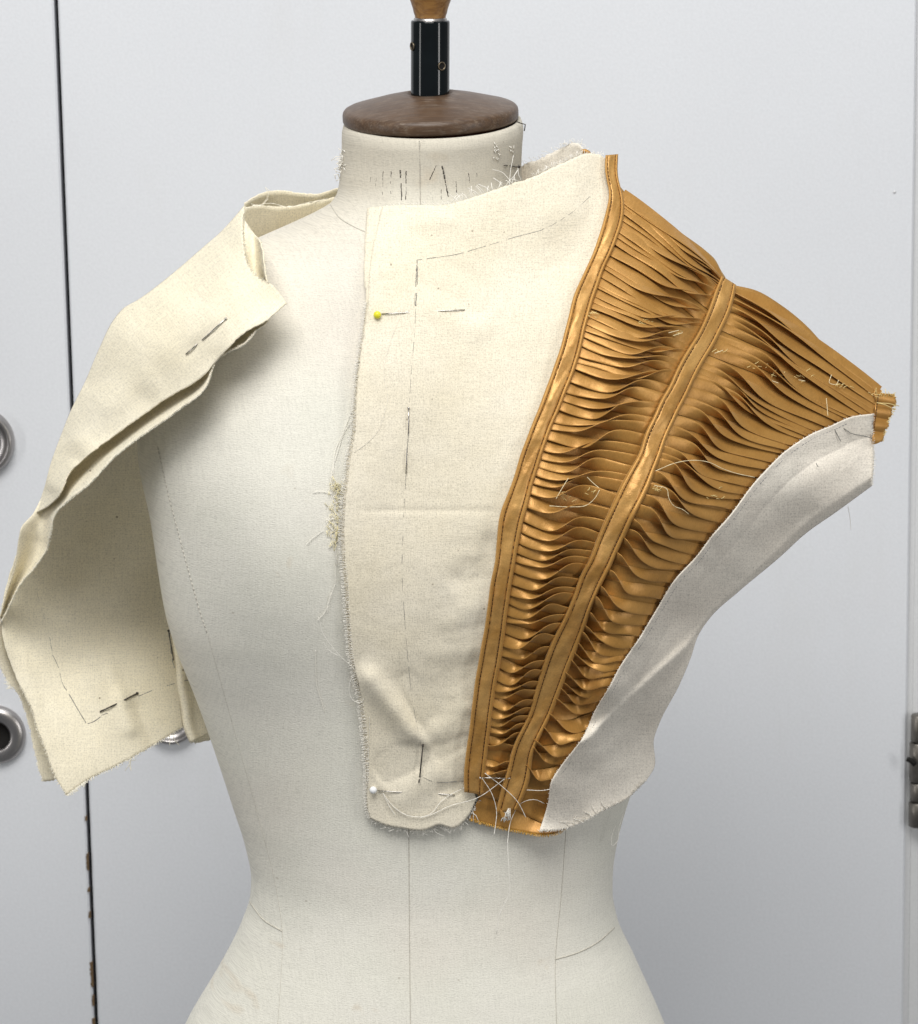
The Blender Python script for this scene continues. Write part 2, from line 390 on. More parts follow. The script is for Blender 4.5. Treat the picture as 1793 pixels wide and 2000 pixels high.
# ------------------------------------------------------------------ dress form
ROWS = np.array([  # photo row, left edge, right edge, front depth, back depth, centre depth, exponent
 (246, 669, 1021, .060, .060, .010, 2.0), (252, 667, 1023, .0615, .061, .010, 2.0), (300, 666, 1020, .061, .061, .010, 2.0), (345, 663, 1019, .061, .062, .009, 2.05),
 (375, 658, 1026, .063, .064, .007, 2.1), (395, 646, 1045, .065, .066, .004, 2.15), (415, 612, 1085, .068, .070, .002, 2.15), (440, 556, 1135, .073, .077, 0, 2.2),
 (470, 486, 1190, .079, .083, 0, 2.2), (505, 414, 1245, .085, .088, 0, 2.25), (545, 345, 1300, .091, .092, 0, 2.3), (590, 300, 1345, .097, .096, 0, 2.35),
 (650, 278, 1368, .104, .100, 0, 2.4), (720, 270, 1372, .110, .100, 0, 2.4), (800, 268, 1372, .114, .099, 0, 2.4), (870, 271, 1368, .117, .097, 0, 2.4),
 (1000, 296, 1358, .119, .094, 0, 2.4), (1100, 311, 1350, .118, .091, 0, 2.4), (1180, 325, 1342, .115, .089, 0, 2.4), (1250, 346, 1332, .111, .086, 0, 2.35),
 (1340, 381, 1308, .105, .083, 0, 2.3), (1430, 413, 1275, .099, .081, 0, 2.3), (1560, 455, 1228, .092, .079, 0, 2.25), (1640, 480, 1206, .089, .078, 0, 2.25),
 (1700, 491, 1197, .088, .078, 0, 2.25), (1740, 489, 1196, .089, .079, 0, 2.25), (1800, 470, 1206, .092, .082, 0, 2.25), (1880, 430, 1241, .098, .090, 0, 2.3),
 (2000, 360, 1294, .108, .101, 0, 2.35), (2120, 312, 1338, .116, .110, 0, 2.4), (2300, 285, 1365, .120, .118, 0, 2.4), (2500, 290, 1362, .117, .116, 0, 2.4)], float)
rz = unproj(np.full(len(ROWS), 843.), ROWS[:, 0], np.zeros(len(ROWS)))[:, 2]
rxl = unproj(ROWS[:, 1], ROWS[:, 0], np.zeros(len(ROWS)))[:, 0]
rxr = unproj(ROWS[:, 2], ROWS[:, 0], np.zeros(len(ROWS)))[:, 0]
def hermite(xs, ys, x):          # xs rising
    d = np.diff(ys)/np.diff(xs); mm = np.zeros(len(xs)); mm[1:-1] = np.where(d[:-1]*d[1:] > 0, 2*d[:-1]*d[1:]/(d[:-1]+d[1:]+1e-15), 0); mm[0] = d[0]; mm[-1] = d[-1]
    x = np.clip(x, xs[0], xs[-1]); i = np.clip(np.searchsorted(xs, x, side='right')-1, 0, len(xs)-2); h = xs[i+1]-xs[i]; t = (x-xs[i])/h
    return (2*t**3-3*t**2+1)*ys[i]+(t**3-2*t**2+t)*h*mm[i]+(-2*t**3+3*t**2)*ys[i+1]+(t**3-t**2)*h*mm[i+1]
zs = rz[::-1]
def ring(z):
    g = lambda a: hermite(zs, a[::-1], z)
    xl, xr = g(rxl), g(rxr)
    return (xl+xr)/2, (xr-xl)/2, g(ROWS[:, 3]), g(ROWS[:, 4]), g(ROWS[:, 5]), g(ROWS[:, 6])
bz = unproj(500., 1075., -.14)[2]
BUST = [(unproj(500., 1070., -.14)[0], bz, 1.0), (unproj(1105., 1070., -.14)[0], bz, 1.0)]
def bust(x, z):
    o = 0
    for bx, bz_, k in BUST:
        dz = z-bz_; sz = np.where(dz > 0, .095, .075)
        o = o + .021*np.exp(-((x-bx)/.062)**2 - (dz/sz)**2)
    return o
def front(x, z):
    cx, a, bf, bb, yc, n = ring(z)
    u = np.clip(np.abs(x-cx)/a, 0, 1)
    return yc - bf*(1-u**n)**(1/n) - bust(x, z)*(1-u**3)
NR, NA = 240, 160
zz = np.linspace(zs[0], zs[-1], NR)[::-1]
cx, a_, bf, bb, yc, nn = ring(zz)
an = np.linspace(0, 2*math.pi, NA, endpoint=False)
c_, s_ = np.cos(an), np.sin(an)
e = (2/nn)[:, None]
X = cx[:, None]+a_[:, None]*np.sign(c_)*np.abs(c_)**e
sgn = np.sign(s_)
Yb = np.where(sgn > 0, bb[:, None], bf[:, None])*np.abs(s_)**e
ZZ = np.repeat(zz[:, None], NA, 1)
Y = yc[:, None]+sgn*Yb
uu = np.abs(X-cx[:, None])/a_[:, None]
Y = np.where(sgn[None] < 0, Y - bust(X, ZZ)*(1-np.clip(uu, 0, 1)**3), Y)
tf = np.clip((zz-(zz[0]-.032))/.032, 0, 1)[:, None]
ZZ = ZZ + tf*(.105*(Y-.01) + .008*(X-cx[0]))
V = np.stack([X, Y, ZZ], -1).reshape(-1, 3)
fbase = np.array([cx[len(cx)//2], 0, zs[0]])
form = empty('dress_form', fbase, 'cream linen dress form with wooden neck cap and black pole, draped with calico', 'dress form')
faces = [(j*NA+i, j*NA+(i+1) % NA, (j+1)*NA+(i+1) % NA, (j+1)*NA+i) for j in range(NR-1) for i in range(NA)]
faces = [q[::-1] for q in faces]
# rolled rim round the neck opening and a dark well below the cap
rim = []
for k, (s, dz) in enumerate([(.985, .0022), (.955, .0028), (.92, .0012), (.90, -.004)]):
    q = V[:NA].copy(); q[:, 0] = cx[0]+(q[:, 0]-cx[0])*s; q[:, 1] = yc[0]+(q[:, 1]-yc[0])*s; q[:, 2] += dz; rim.append(q)
V2 = np.concatenate([V]+rim); n0 = len(V)
prev = list(range(NA))
for k in range(4):
    cur = [n0+k*NA+i for i in range(NA)]
    faces += [(prev[i], prev[(i+1) % NA], cur[(i+1) % NA], cur[i]) for i in range(NA)]; prev = cur
faces.append(tuple(prev)); faces.append(tuple((NR-1)*NA+i for i in range(NA)))
uvb = np.stack([V2[:, 0]+.35*V2[:, 1], V2[:, 2]], -1)
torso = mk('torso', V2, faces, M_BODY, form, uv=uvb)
def bodyY(px, py, it=14):
    px = np.asarray(px, float); py = np.asarray(py, float)
    y = np.full(np.broadcast(px, py).shape, -.1)
    for _ in range(it):
        P = unproj(px, py, y); y = .35*y + .65*front(P[..., 0], P[..., 2])
    return y
def onbody(P, off=0.0):
    P = np.asarray(P, float); return unproj(P[:, 0], P[:, 1], bodyY(P[:, 0], P[:, 1])-off)
def seam(P, r=.0005, name='seam', par=None, material=None, dashed=False):
    Q = Poly(P)(np.linspace(0, 1, 120)); w = onbody(Q, .0001)
    m = MB()
    if dashed:
        for i in range(0, 118, 3): m.tube(w[i:i+3], r, 5)
    else: m.tube(w, r, 5)
    return m.build(name, material or M_SEAM, form)
seam([(798, 1600), (799, 1700), (800, 1850), (802, 2030)], .00022)                      # centre front
seam([(819, 275), (820, 320), (821, 400)], .00034, dashed=True)
seam([(308, 872), (325, 950), (352, 1055), (375, 1140), (392, 1200), (404, 1235)], .00036, dashed=True)
seam([(404, 1235), (450, 1400), (500, 1580), (540, 1740), (551, 1818), (548, 1920), (540, 2030)], .00010)
seam([(1106, 1615), (1096, 1750), (1085, 1868), (1088, 2030)], .00020)
seam([(488, 1762), (515, 1797), (551, 1819)], .0004, name='hip_seam')
seam([(1084, 1874), (1130, 1860), (1165, 1842), (1200, 1812)], .0004, name='hip_seam')
seam([(646, 400), (662, 424), (690, 442), (722, 456), (770, 470)], .0004, name='neck_seam')
# worn remains of lettering on the neck: broken upright strokes
m = MB()
for x0, y0, x1, y1, w in [(735, 348, 733, 372, .4), (748, 334, 747, 382, .6), (764, 334, 763, 380, .7), (782, 332, 785, 392, 1.3), (793, 334, 793, 390, .9), (724, 346, 723, 356, .4),
                          (852, 323, 834, 362, .8), (864, 324, 876, 386, 1.5), (862, 366, 862, 394, .9), (891, 354, 892, 384, 1.0), (914, 330, 918, 358, .7), (841, 376, 846, 392, .5), (900, 378, 902, 384, .8), (931, 338, 932, 346, .4)]:
    k = 7
    for i in range(k):
        if random.random() < .16 and k > 2: continue
        t0, t1 = i/k, (i+random.uniform(.75, 1.05))/k
        pts = [(x0+(x1-x0)*t+random.uniform(-.6, .6), y0+(y1-y0)*t) for t in (t0, (t0+t1)/2, t1)]
        m.tube(onbody(pts, -.0001), w*random.uniform(.00022, .00042), 4)
m.build('worn_lettering', M_INK, form, kind='stuff')
# scuffed threads on the neck
m = MB()
for cx_, cy_, n in [(970, 300, 9), (969, 290, 5), (1000, 292, 6), (668, 320, 10), (670, 300, 6)]:
    for _ in range(n):
        p = np.array([cx_+random.uniform(-4, 4), cy_+random.uniform(-10, 10)]); d = np.array([random.uniform(-5, 5), random.uniform(-7, 7)])
        Q = np.array([p, p+d*.5+random.uniform(-1, 1), p+d]); w = onbody(Q, .0006); w[1, 1] -= .0012; m.tube(w, .00028, 4)
m.build('snagged_thread', M_FRAYW, form, kind='stuff')
# padding tuft at the neck side
m = MB()
for _ in range(46):
    p = np.array([666+random.gauss(0, 2.2), 318+random.gauss(0, 12)]); P0 = unproj(p[0], p[1], .0+random.uniform(-.004, .004))
    d = RNG.normal(size=(3, 3))*.0016; m.tube(np.array([P0, P0+d[0], P0+d[0]+d[1]]), .0003, 4)
m.build('wadding_tuft', M_FRAYW, form, kind='stuff')
# neck cap, pole, finial
capc = unproj(841., 227.5, .010)
TILT = Matrix.Translation(Vector(capc)) @ Matrix.Rotation(math.radians(-1.0), 4, 'Y') @ Matrix.Rotation(math.radians(4.6), 4, 'X')
rc = 168.5/PXM
cap = MB(); cap.lathe([(.0, -.0034), (rc*.95, -.0034), (rc*.985, -.0028), (rc, -.0010), (rc*1.0, .0024), (rc*.994, .0042), (rc*.975, .0056), (rc*.94, .0066), (rc*.6, .0118), (rc*.36, .0147), (.0150, .0156), (.0140, .0140), (0, .014)], 96, TILT)
capo = cap.build('neck_cap', M_WOODD, form)
well = MB(); well.lathe([(rc*.86, -.020), (rc*.86, -.0033), (0, -.0033)], 64, TILT); well.build('cap_spigot', m_wood('dark_red_wood', (.07, .025, .012), (.04, .014, .008)), capo)
pb, pt = unproj(840., 192., .010), unproj(840.5, 40., .010)
ax = Vector(pt-pb); Lp = ax.length; Q4 = Matrix.Translation(Vector(pb)) @ ax.to_track_quat('Z', 'X').to_matrix().to_4x4()
rp = 37/PXM
po = MB(); po.lathe([(rp, -.006), (rp, Lp-.001), (rp*.97, Lp), (rp*.80, Lp+.0002), (rp*.8, Lp-.006)], 64, Q4); pole = po.build('pole', M_BLACK, form)
rg = MB(); rg.lathe([(rp*.86, Lp-.002), (rp*.86, Lp+.0012), (rp*.80, Lp+.0018), (rp*.7, Lp+.0018)], 48, Q4); rg.build('collar', M_STEEL, form)
fi = MB(); fi.lathe([(rp*.78, Lp+.0005), (rp*.80, Lp+.003), (rp*.86, Lp+.005), (rp*.9, Lp+.0075), (rp*1.02, Lp+.012), (rp*1.22, Lp+.018), (rp*1.5, Lp+.028), (rp*1.6, Lp+.038), (rp*1.4, Lp+.05), (rp*.8, Lp+.058), (0, Lp+.06)], 64, Q4)
fi.build('finial', M_WOODL, form)
for px, py in [(861.5, 129.), (806.5, 92.)]:
    d = (px-840)/37; ang = math.asin(max(-1, min(1, d)))
    zc = (192-py)/PXM/math.cos(PITCH)*.98
    nrm = Vector((math.sin(ang), -math.cos(ang), 0)); c = Q4 @ (Vector((0, 0, zc)) + nrm*0) ; c = c + nrm*(rp-.0004)
    H = Matrix.Translation(c) @ nrm.to_track_quat('Z', 'Y').to_matrix().to_4x4()
    q = MB(); q.lathe([(.0026, .0002), (.0029, .0010), (.0024, .0013), (.0021, .0008), (.0020, .0002)], 24, H); hh = q.build('bolt_hole', plain('worn_hole_edge', (.16, .13, .09), .35, .8), pole)
    q = MB(); q.lathe([(.0022, .0007), (0, .0007)], 20, H); q.build('hole_bore', M_DARK, hh)
# dark thread sticking out at the neck rim
m = MB(); P = unproj(np.array([1010., 1018, 1026, 1024]), np.array([238., 241, 243, 256]), np.array([-.01, -.008, -.006, -.006])); m.tube(P, .0004, 5)
m.build('dark_thread', M_INK, form, kind='stuff')
# ------------------------------------------------------------------ the pinned half bodice (viewer's right)
A_L = Poly([(1183, 303), (1182, 338), (1190, 366), (1193, 380), (1188, 402), (1180, 430), (1164, 482), (1140, 538), (1124, 570), (1115, 602), (1104, 650), (1093, 690), (1076, 736), (1056, 790), (1034, 846), (1012, 906), (1000, 948), (980, 997), (972, 1048), (969, 1091), (960, 1135), (952, 1202), (941, 1262), (929, 1336), (920, 1406), (914, 1453), (908, 1500), (908, 1547)], sm=9)
A_R = Poly([(1206, 301), (1205, 334), (1207, 356), (1215, 374), (1219, 394), (1218, 420), (1208, 454), (1194, 492), (1180, 520), (1170, 550), (1156, 590), (1145, 628), (1133, 686), (1122, 724), (1108, 756), (1094, 794), (1078, 830), (1064, 870), (1052, 906), (1040, 942), (1030, 986), (1018, 1030), (1008, 1080), (996, 1155), (987, 1219), (978, 1286), (969, 1333), (959, 1402), (953, 1452), (948, 1495), (943, 1552)], sm=9)
B_L = Poly([(1410, 539), (1400, 564), (1390, 590), (1384, 608), (1370, 640), (1356, 666), (1340, 690), (1320, 728), (1312, 748), (1292, 780), (1280, 810), (1260, 850), (1250, 886), (1224, 928), (1202, 974), (1184, 1014), (1166, 1054), (1154, 1090), (1137, 1119), (1123, 1159), (1112, 1188), (1094, 1224), (1076, 1260), (1061, 1304), (1047, 1347), (1036, 1388), (1024, 1418), (1010, 1442), (1000, 1470), (994, 1497), (987, 1520), (975, 1561), (970, 1588)], sm=9)
B_R = Poly([(1437, 556), (1433, 585), (1423, 614), (1403, 654), (1386, 687), (1370, 712), (1350, 754), (1338, 778), (1318, 818), (1306, 844), (1292, 882), (1276, 924), (1258, 970), (1240, 1002), (1228, 1030), (1208, 1070), (1199, 1090), (1186, 1119), (1170, 1150), (1154, 1188), (1139, 1233), (1123, 1275), (1107, 1315), (1092, 1355), (1079, 1387), (1064, 1420), (1049, 1450), (1039, 1475), (1037, 1490), (1034, 1517), (1029, 1539), (1020, 1557), (1009, 1582)], sm=9)
C_T = Poly([(1706, 808), (1664, 814), (1622, 832), (1588, 846), (1555, 866), (1526, 888), (1504, 910), (1477, 939), (1424, 1009), (1389, 1049), (1363, 1084), (1318, 1133), (1283, 1190), (1248, 1248), (1212, 1301), (1186, 1349), (1164, 1385), (1137, 1442), (1097, 1495), (1077, 1526), (1071, 1566), (1053, 1624)])
C_O = Poly([(1703, 948), (1632, 1000), (1575, 1040), (1522, 1088), (1442, 1155), (1389, 1203), (1363, 1241), (1349, 1283), (1327, 1336), (1288, 1411), (1277, 1442), (1277, 1500), (1262, 1524)])
# depth of the bodice over the photo plane: lies on the form, then stands off to the side like a stiff wing
gp = []
for py in range(430, 1640, 90):
    for px in range(690, 1160, 90):
        if px < 760+(py > 480)*400: gp.append((px, py, float(bodyY(px, py))-.003))
gp += [(1020, 345, -.055), (1100, 310, -.038), (1180, 305, -.022), (930, 385, -.068), (1205, 302, -.015), (1215, 372, -.026), (1300, 430, -.030), (1376, 488, -.028), (1410, 540, -.026), (1437, 556, -.022),
       (1520, 610, -.020), (1600, 680, -.016), (1712, 768, -.008), (1745, 772, -.004), (1715, 860, -.012), (1250, 560, -.074), (1350, 640, -.066), (1450, 740, -.058), (1560, 800, -.042),
       (1250, 800, -.112), (1380, 860, -.092), (1477, 939, -.078), (1180, 640, -.094), (1703, 948, -.022), (1600, 960, -.046), (1240, 1010, -.136), (1330, 1060, -.112), (1424, 1009, -.094),
       (1540, 1060, -.040), (1442, 1140, -.056), (1318, 1133, -.108), (1248, 1248, -.114), (1200, 1180, -.130), (1363, 1241, -.060), (1330, 1200, -.080), (1186, 1349, -.112), (1277, 1470, -.044), (1262, 1524, -.048), (1230, 1400, -.072),
       (1137, 1442, -.104), (1077, 1526, -.098), (1060, 1620, -.094), (1190, 1530, -.066), (1150, 1600, -.076)]
GR = RBF(gp, 3e-4)
def garY(px, py, off=0.0):
    px = np.asarray(px, float); py = np.asarray(py, float)
    b = bodyY(px, py, 10)
    g = GR(px, py)
    P = unproj(px, py, b); cx0, a0 = ring(P[..., 2])[:2]
    inside = np.abs(P[..., 0]-cx0) < a0*.97
    g = np.where(inside, np.minimum(g, b-.0022), g)
    return g-off
bod = empty('half_bodice', unproj(985., 1590., -.09), 'half bodice of pale calico with two bands of gold pleats and gold bias tapes', 'bodice')
def uvpx(P): return P/PXM
def patch(name, T, B, L, R, nu, nv, depth, material, parent, solid=.0006, jitter=0.0, rot=0.0, jsides='TBLR'):
    P, U, Vv = coons(T, B, L, R, nu, nv)
    if jitter:
        j = RNG.normal(size=P.shape)*jitter
        for s, sl in (('T', np.s_[0, :]), ('B', np.s_[-1, :]), ('L', np.s_[:, 0]), ('R', np.s_[:, -1])):
            if s in jsides: P[sl] += j[sl]
    Y = depth(P[..., 0], P[..., 1], U, Vv)
    W3 = unproj(P[..., 0], P[..., 1], Y)
    uv = uvpx(P); c, s = math.cos(rot), math.sin(rot)
    uv = np.stack([uv[..., 0]*c-uv[..., 1]*s, uv[..., 0]*s+uv[..., 1]*c], -1)
    return mk(name, W3, gridf(nv, nu), material, parent, uv=uv, solid=solid)
# --- centre front panel
PL = [(745, 406), (738, 440), (729, 480), (722, 530), (719, 590), (711, 650), (701, 720), (696, 790), (694, 840), (684, 900), (677, 960), (673, 1010), (673, 1080), (679, 1150), (683, 1220), (690, 1290), (702, 1340), (711, 1400), (717, 1460), (719, 1520), (719, 1580), (724, 1598)]
PT = [(745, 406), (765, 402), (800, 401), (870, 400), (930, 384), (985, 364), (1040, 346), (1100, 318), (1150, 300), (1178, 306), (1192, 350)]
PB = [(724, 1598), (745, 1608), (790, 1618), (830, 1621), (858, 1611), (885, 1617), (912, 1597), (930, 1560)]
PR = [(1192, 350), (1203, 384), (1196, 410), (1175, 482), (1150, 540), (1126, 602), (1105, 690), (1066, 792), (1022, 906), (992, 997), (980, 1091), (963, 1202), (941, 1336), (924, 1453), (918, 1520), (930, 1560)]
def panelY(px, py, U=None, V=None):
    y = garY(px, py, .0024)
    w = soft(px, py, 95, 1)*.0010 + soft(px, py, 40, 2)*.00025
    w += ridge(px, py, (700, 1300), (832, 1462), 24, .0062) - ridge(px, py, (735, 1512), (832, 1462), 22, .0062) - ridge(px, py, (790, 1310), (828, 1450), 16, .0032)
    w += ridge(px, py, (760, 1575), (870, 1500), 26, .0022) - ridge(px, py, (850, 1545), (925, 1535), 15, .002)
    w += ridge(px, py, (840, 1440), (925, 1370), 22, .0020) - ridge(px, py, (842, 1475), (925, 1440), 16, .0018)
    w += ridge(px, py, (860, 1240), (960, 1160), 26, .0014) - ridge(px, py, (880, 1150), (985, 1060), 30, .0018) - ridge(px, py, (860, 1330), (945, 1290), 18, .0012)
    w -= ridge(px, py, (830, 520), (960, 610), 34, .0022); w += ridge(px, py, (820, 580), (960, 660), 30, .0012)
    w -= ridge(px, py, (720, 560), (800, 560), 20, .0012); w += ridge(px, py, (750, 440), (900, 425), 22, .0018)
    w -= ridge(px, py, (690, 997), (985, 997), 5, .0006)
    w += ridge(px, py, (1040, 440), (1150, 400), 40, .002)
    for i, yy in enumerate(np.arange(985, 1470, 34)):
        xe = float(np.interp(yy, [985, 1091, 1202, 1336, 1470], [985, 975, 957, 936, 918])); k = (i*37 % 11)/11
        w = w + ridge(px, py, (xe-70-60*k, yy+30*k-4), (xe+8, yy+6*math.sin(i*1.7)), 8+8*k, .0007*math.sin(i*2.4+.6)*(.3+k))
    for i, yy in enumerate(np.arange(560, 960, 62)):
        xe = float(np.interp(yy, [540, 690, 792, 906, 997], [1150, 1105, 1066, 1022, 992])); k = (i*53 % 13)/13
        w = w + ridge(px, py, (xe-60-40*k, yy+20*k), (xe+8, yy), 10+6*k, .0005*math.sin(i*2.1)*(.4+k))
    w *= np.clip((px-670)/40, .25, 1)
    return np.minimum(y - w, y + .0016)
cp = patch('centre_panel', PT, PB, PL, PR, 110, 260, panelY, M_CALW, bod, jitter=.6, jsides='TBL')
# --- turned facing seen along the raw edge
FL = [(717, 407), (713, 470), (711, 540), (715, 590), (707, 650), (697, 720), (691, 790), (688, 840), (678, 900), (671, 960), (667, 1010), (667, 1080), (673, 1150), (677, 1220), (684, 1290), (696, 1340), (705, 1400), (711, 1460), (715, 1520), (717, 1580), (722, 1598)]
FR = [(x+34, y) for x, y in PL]; FR[-1] = (745, 1604)
patch('facing', [(717, 407), (735, 404), (779, 406)], [(722, 1598), (745, 1604)], FL, FR, 10, 160, lambda x, y, U, V: garY(x, y, .0004), M_CALW, bod, jitter=.5, jsides='TBL')
# frayed fringe strands
def fringe(mb, P, depth, ln, step, side, r=.00020, wob=.5, off=.0008, prob=1.0, lo=.35, bend=.3):
    pl = Poly(P); n = max(2, int(pl.L/step))
    for i in range(n):
        if random.random() > prob: continue
        t = (i+random.uniform(.1, .9))/n; a = pl(max(0, t-.004)); b = pl(min(1, t+.004)); p = pl(t)
        d = (b-a)/(np.hypot(*(b-a))+1e-9); nrm = np.array([-d[1], d[0]])*side
        L = ln*random.uniform(lo, 1.0); nrm = nrm + d*random.gauss(0, wob); nrm /= np.hypot(*nrm)
        c = d*random.gauss(0, bend)*L
        Q = np.array([p-nrm*2.5, p+nrm*L*.5+c*.3, p+nrm*L+c])
        Y = depth(Q[:, 0], Q[:, 1])-off; Y[-1] -= random.uniform(-.0004, .0012)
        mb.tube(unproj(Q[:, 0], Q[:, 1], Y), r*random.uniform(.7, 1.2), 4)
gY0 = lambda x, y: garY(x, y, .0008)
m = MB()
fringe(m, FL[3:], gY0, 7, 2.6, 1, wob=.12, lo=.6, bend=.1)
fringe(m, PL[5:], lambda x, y: garY(x, y, .0018), 5, 3.4, 1, wob=.12, lo=.6, bend=.1, r=.00016)
fringe(m, PB, gY0, 9, 6, 1, wob=.5, r=.00018); fringe(m, PB, gY0, 28, 11, 1, wob=.6, r=.00024, bend=.7, prob=.7, lo=.2); fringe(m, PB, gY0, 12, 4, 1, wob=.7, r=.00016, bend=.5, prob=.7)
fringe(m, [(880, 398), (930, 383), (985, 363), (1020, 350)], lambda x, y: garY(x, y, .0012), 26, 6, -1, wob=.6, r=.0002, bend=.5)
fringe(m, [(745, 405), (800, 400), (880, 398)], lambda x, y: garY(x, y, .001), 6, 5, -1, wob=.6, r=.00016)
fringe(m, [(1040, 344), (1100, 317), (1150, 300), (1178, 306)], lambda x, y: garY(x, y, .001), 10, 3, -1, wob=.7, r=.00016, bend=.6)
m.build('frayed_edge', M_FRAYW, cp, kind='stuff')
# --- pencil and tacking marks on the panel
def marks(mb, P, depth, w=.00022, skip=.12, seg=9, jit=.5):
    pl = Poly(P); n = max(2, int(pl.L/seg))
    for i in range(n):
        if random.random() < skip: continue
        t = np.linspace(i/n, (i+1.02)/n, 4).clip(0, 1); Q = pl(t)+RNG.normal(size=(4, 2))*jit*.3
        mb.tube(unproj(Q[:, 0], Q[:, 1], depth(Q[:, 0], Q[:, 1])-.00034), w*random.uniform(.5, 1.15), 4)
m = MB()
pY = lambda x, y: panelY(np.asarray(x, float), np.asarray(y, float))
marks(m, [(815, 508), (850, 503), (890, 497), (950, 480), (1010, 462), (1060, 448), (1110, 420), (1165, 372)], pY, .00017, .22)
marks(m, [(815, 508), (813, 540), (812, 560)], pY, .00036, 0, 5, 1.2); marks(m, [(816, 520), (815, 556)], pY, .00022, .1, 5)
marks(m, [(814, 572), (812, 598)], pY, .00032, .05, 5, 1); marks(m, [(811, 572), (810, 596)], pY, .0002, .1, 5)
marks(m, [(812, 604), (809, 660), (803, 730), (799, 795)], pY, .00014, .35)
marks(m, [(798, 846), (795, 880)], pY, .00026, .1, 5); marks(m, [(793, 928), (790, 980), (787, 1050), (785, 1120), (790, 1200), (796, 1280), (806, 1370), (822, 1455)], pY, .00014, .42)
marks(m, [(826, 1518), (838, 1524), (910, 1525)], pY, .0002, .15)
m.build('pencil_line', M_PENCIL, cp, kind='stuff')
# ------------------------------------------------------------------ gold pleats
G_OFF = .0030
def gold_fin(name, base0, base1, w, th0, th1, ucross, sharp, bow, parent, k, nu=40, thick=.00042, flare=1.0):
    """one narrow tuck: stitched along its root from base0 to base1, laid over by th0 at one end and th1 at the other, so it twists between"""
    u = np.linspace(0, 1, nu)
    base0, base1 = np.array(base0, float), np.array(base1, float)
    d = base1-base0; L = np.hypot(*d); d /= L; n = np.array([-d[1], d[0]])          # n: down the picture
    if n[1] < 0: n = -n
    wob = np.sin(u*math.pi)*(bow + 2.6*np.sin(3.1*u+k*1.7)+1.2*np.sin(7*u+k*.9)) 
    Bp = base0[None]+(base1-base0)[None]*u[:, None] + n[None]*wob[:, None]
    g = 1/(1+np.exp(-(u-ucross)*sharp)); g0, g1 = 1/(1+math.exp(ucross*sharp)), 1/(1+math.exp(-(1-ucross)*sharp))
    g = (g-g0)/(g1-g0)
    th = th0+(th1-th0)*g + (.16*np.sin(5*u+k*2.3)+.10*np.sin(11*u+k*4.1))*np.sin(math.pi*u)
    m_ = 8; rr = np.linspace(0, 1, m_)
    ww = w*(1+.10*np.sin(4*u+k*1.9)+.16*np.sin(math.pi*u))
    # arc of the tuck's middle surface in the (n, forward) plane
    phi = th[:, None]*(.62+.42*rr[None]**.8)
    dn = np.sin(phi); df = np.cos(phi)
    off_n = np.concatenate([np.zeros((nu, 1)), np.cumsum((dn[:, 1:]+dn[:, :-1])/2, 1)], 1)/(m_-1)*ww[:, None]
    off_f = np.concatenate([np.zeros((nu, 1)), np.cumsum((df[:, 1:]+df[:, :-1])/2, 1)], 1)/(m_-1)*ww[:, None]*flare*(np.clip(.30+.70*u/.11, 0, 1)*np.clip(.30+.70*(1-u)/.11, 0, 1))[:, None]
    # two faces and a rounded lip
    hp = thick*PXM*np.array([.9, .8, .7, .7, .7, .75, .85, .9])
    nn_, nf_ = df, -dn
    S1n, S1f = off_n+nn_*hp, off_f+nf_*hp
    S2n, S2f = off_n-nn_*hp, off_f-nf_*hp
    tip_n, tip_f = off_n[:, -1:]+dn[:, -1:]*hp[-1], off_f[:, -1:]+df[:, -1:]*hp[-1]
    q = .7
    t1n, t1f = off_n[:, -1:]+(nn_[:, -1:]*q+dn[:, -1:]*q)*hp[-1], off_f[:, -1:]+(nf_[:, -1:]*q+df[:, -1:]*q)*hp[-1]
    t2n, t2f = off_n[:, -1:]+(-nn_[:, -1:]*q+dn[:, -1:]*q)*hp[-1], off_f[:, -1:]+(-nf_[:, -1:]*q+df[:, -1:]*q)*hp[-1]
    N = np.concatenate([S1n, t1n, tip_n, t2n, S2n[:, ::-1]], 1); Fo = np.concatenate([S1f, t1f, tip_f, t2f, S2f[:, ::-1]], 1)
    Bd = garY(Bp[:, 0], Bp[:, 1], G_OFF)
    PX = Bp[:, None, 0]+N*n[0]; PY = Bp[:, None, 1]+N*n[1]
    Yg = GR(PX, PY)-GR(Bp[:, 0], Bp[:, 1])[:, None]
    W3 = unproj(PX, PY, Bd[:, None]+np.clip(Yg, -.006, .006)-Fo/PXM)
    ns = N.shape[1]
    uv = np.stack([np.repeat((u*L/PXM)[:, None], ns, 1)+k*.37, np.repeat(np.arange(ns)[None]*w/PXM/8, nu, 0)+k*.013], -1)
    return mk(name, W3, gridf(nu, ns), M_GOLD, parent, uv=uv)
def backing(name, T, B, L, R, nu, nv, parent):
    return patch(name, T, B, L, R, nu, nv, lambda x, y, U, V: garY(x, y, G_OFF-.0012), M_GOLD, parent, rot=.2)
D2R = math.pi/180
A_lips = [384, 389, 394, 400, 410, 426, 440, 448, 458, 474, 495, 512, 522, 538, 552, 559, 576, 585, 598, 617, 628, 642, 656, 672, 692, 707, 719, 741, 764, 782, 796, 821, 839, 856, 876, 896, 911, 923, 942, 963, 986, 1013, 1036, 1056, 1073, 1094, 1114, 1136, 1159, 1175, 1195, 1212, 1233, 1255, 1276, 1300, 1322, 1341, 1358, 1375, 1393, 1413, 1430, 1447, 1473, 1495, 1508]
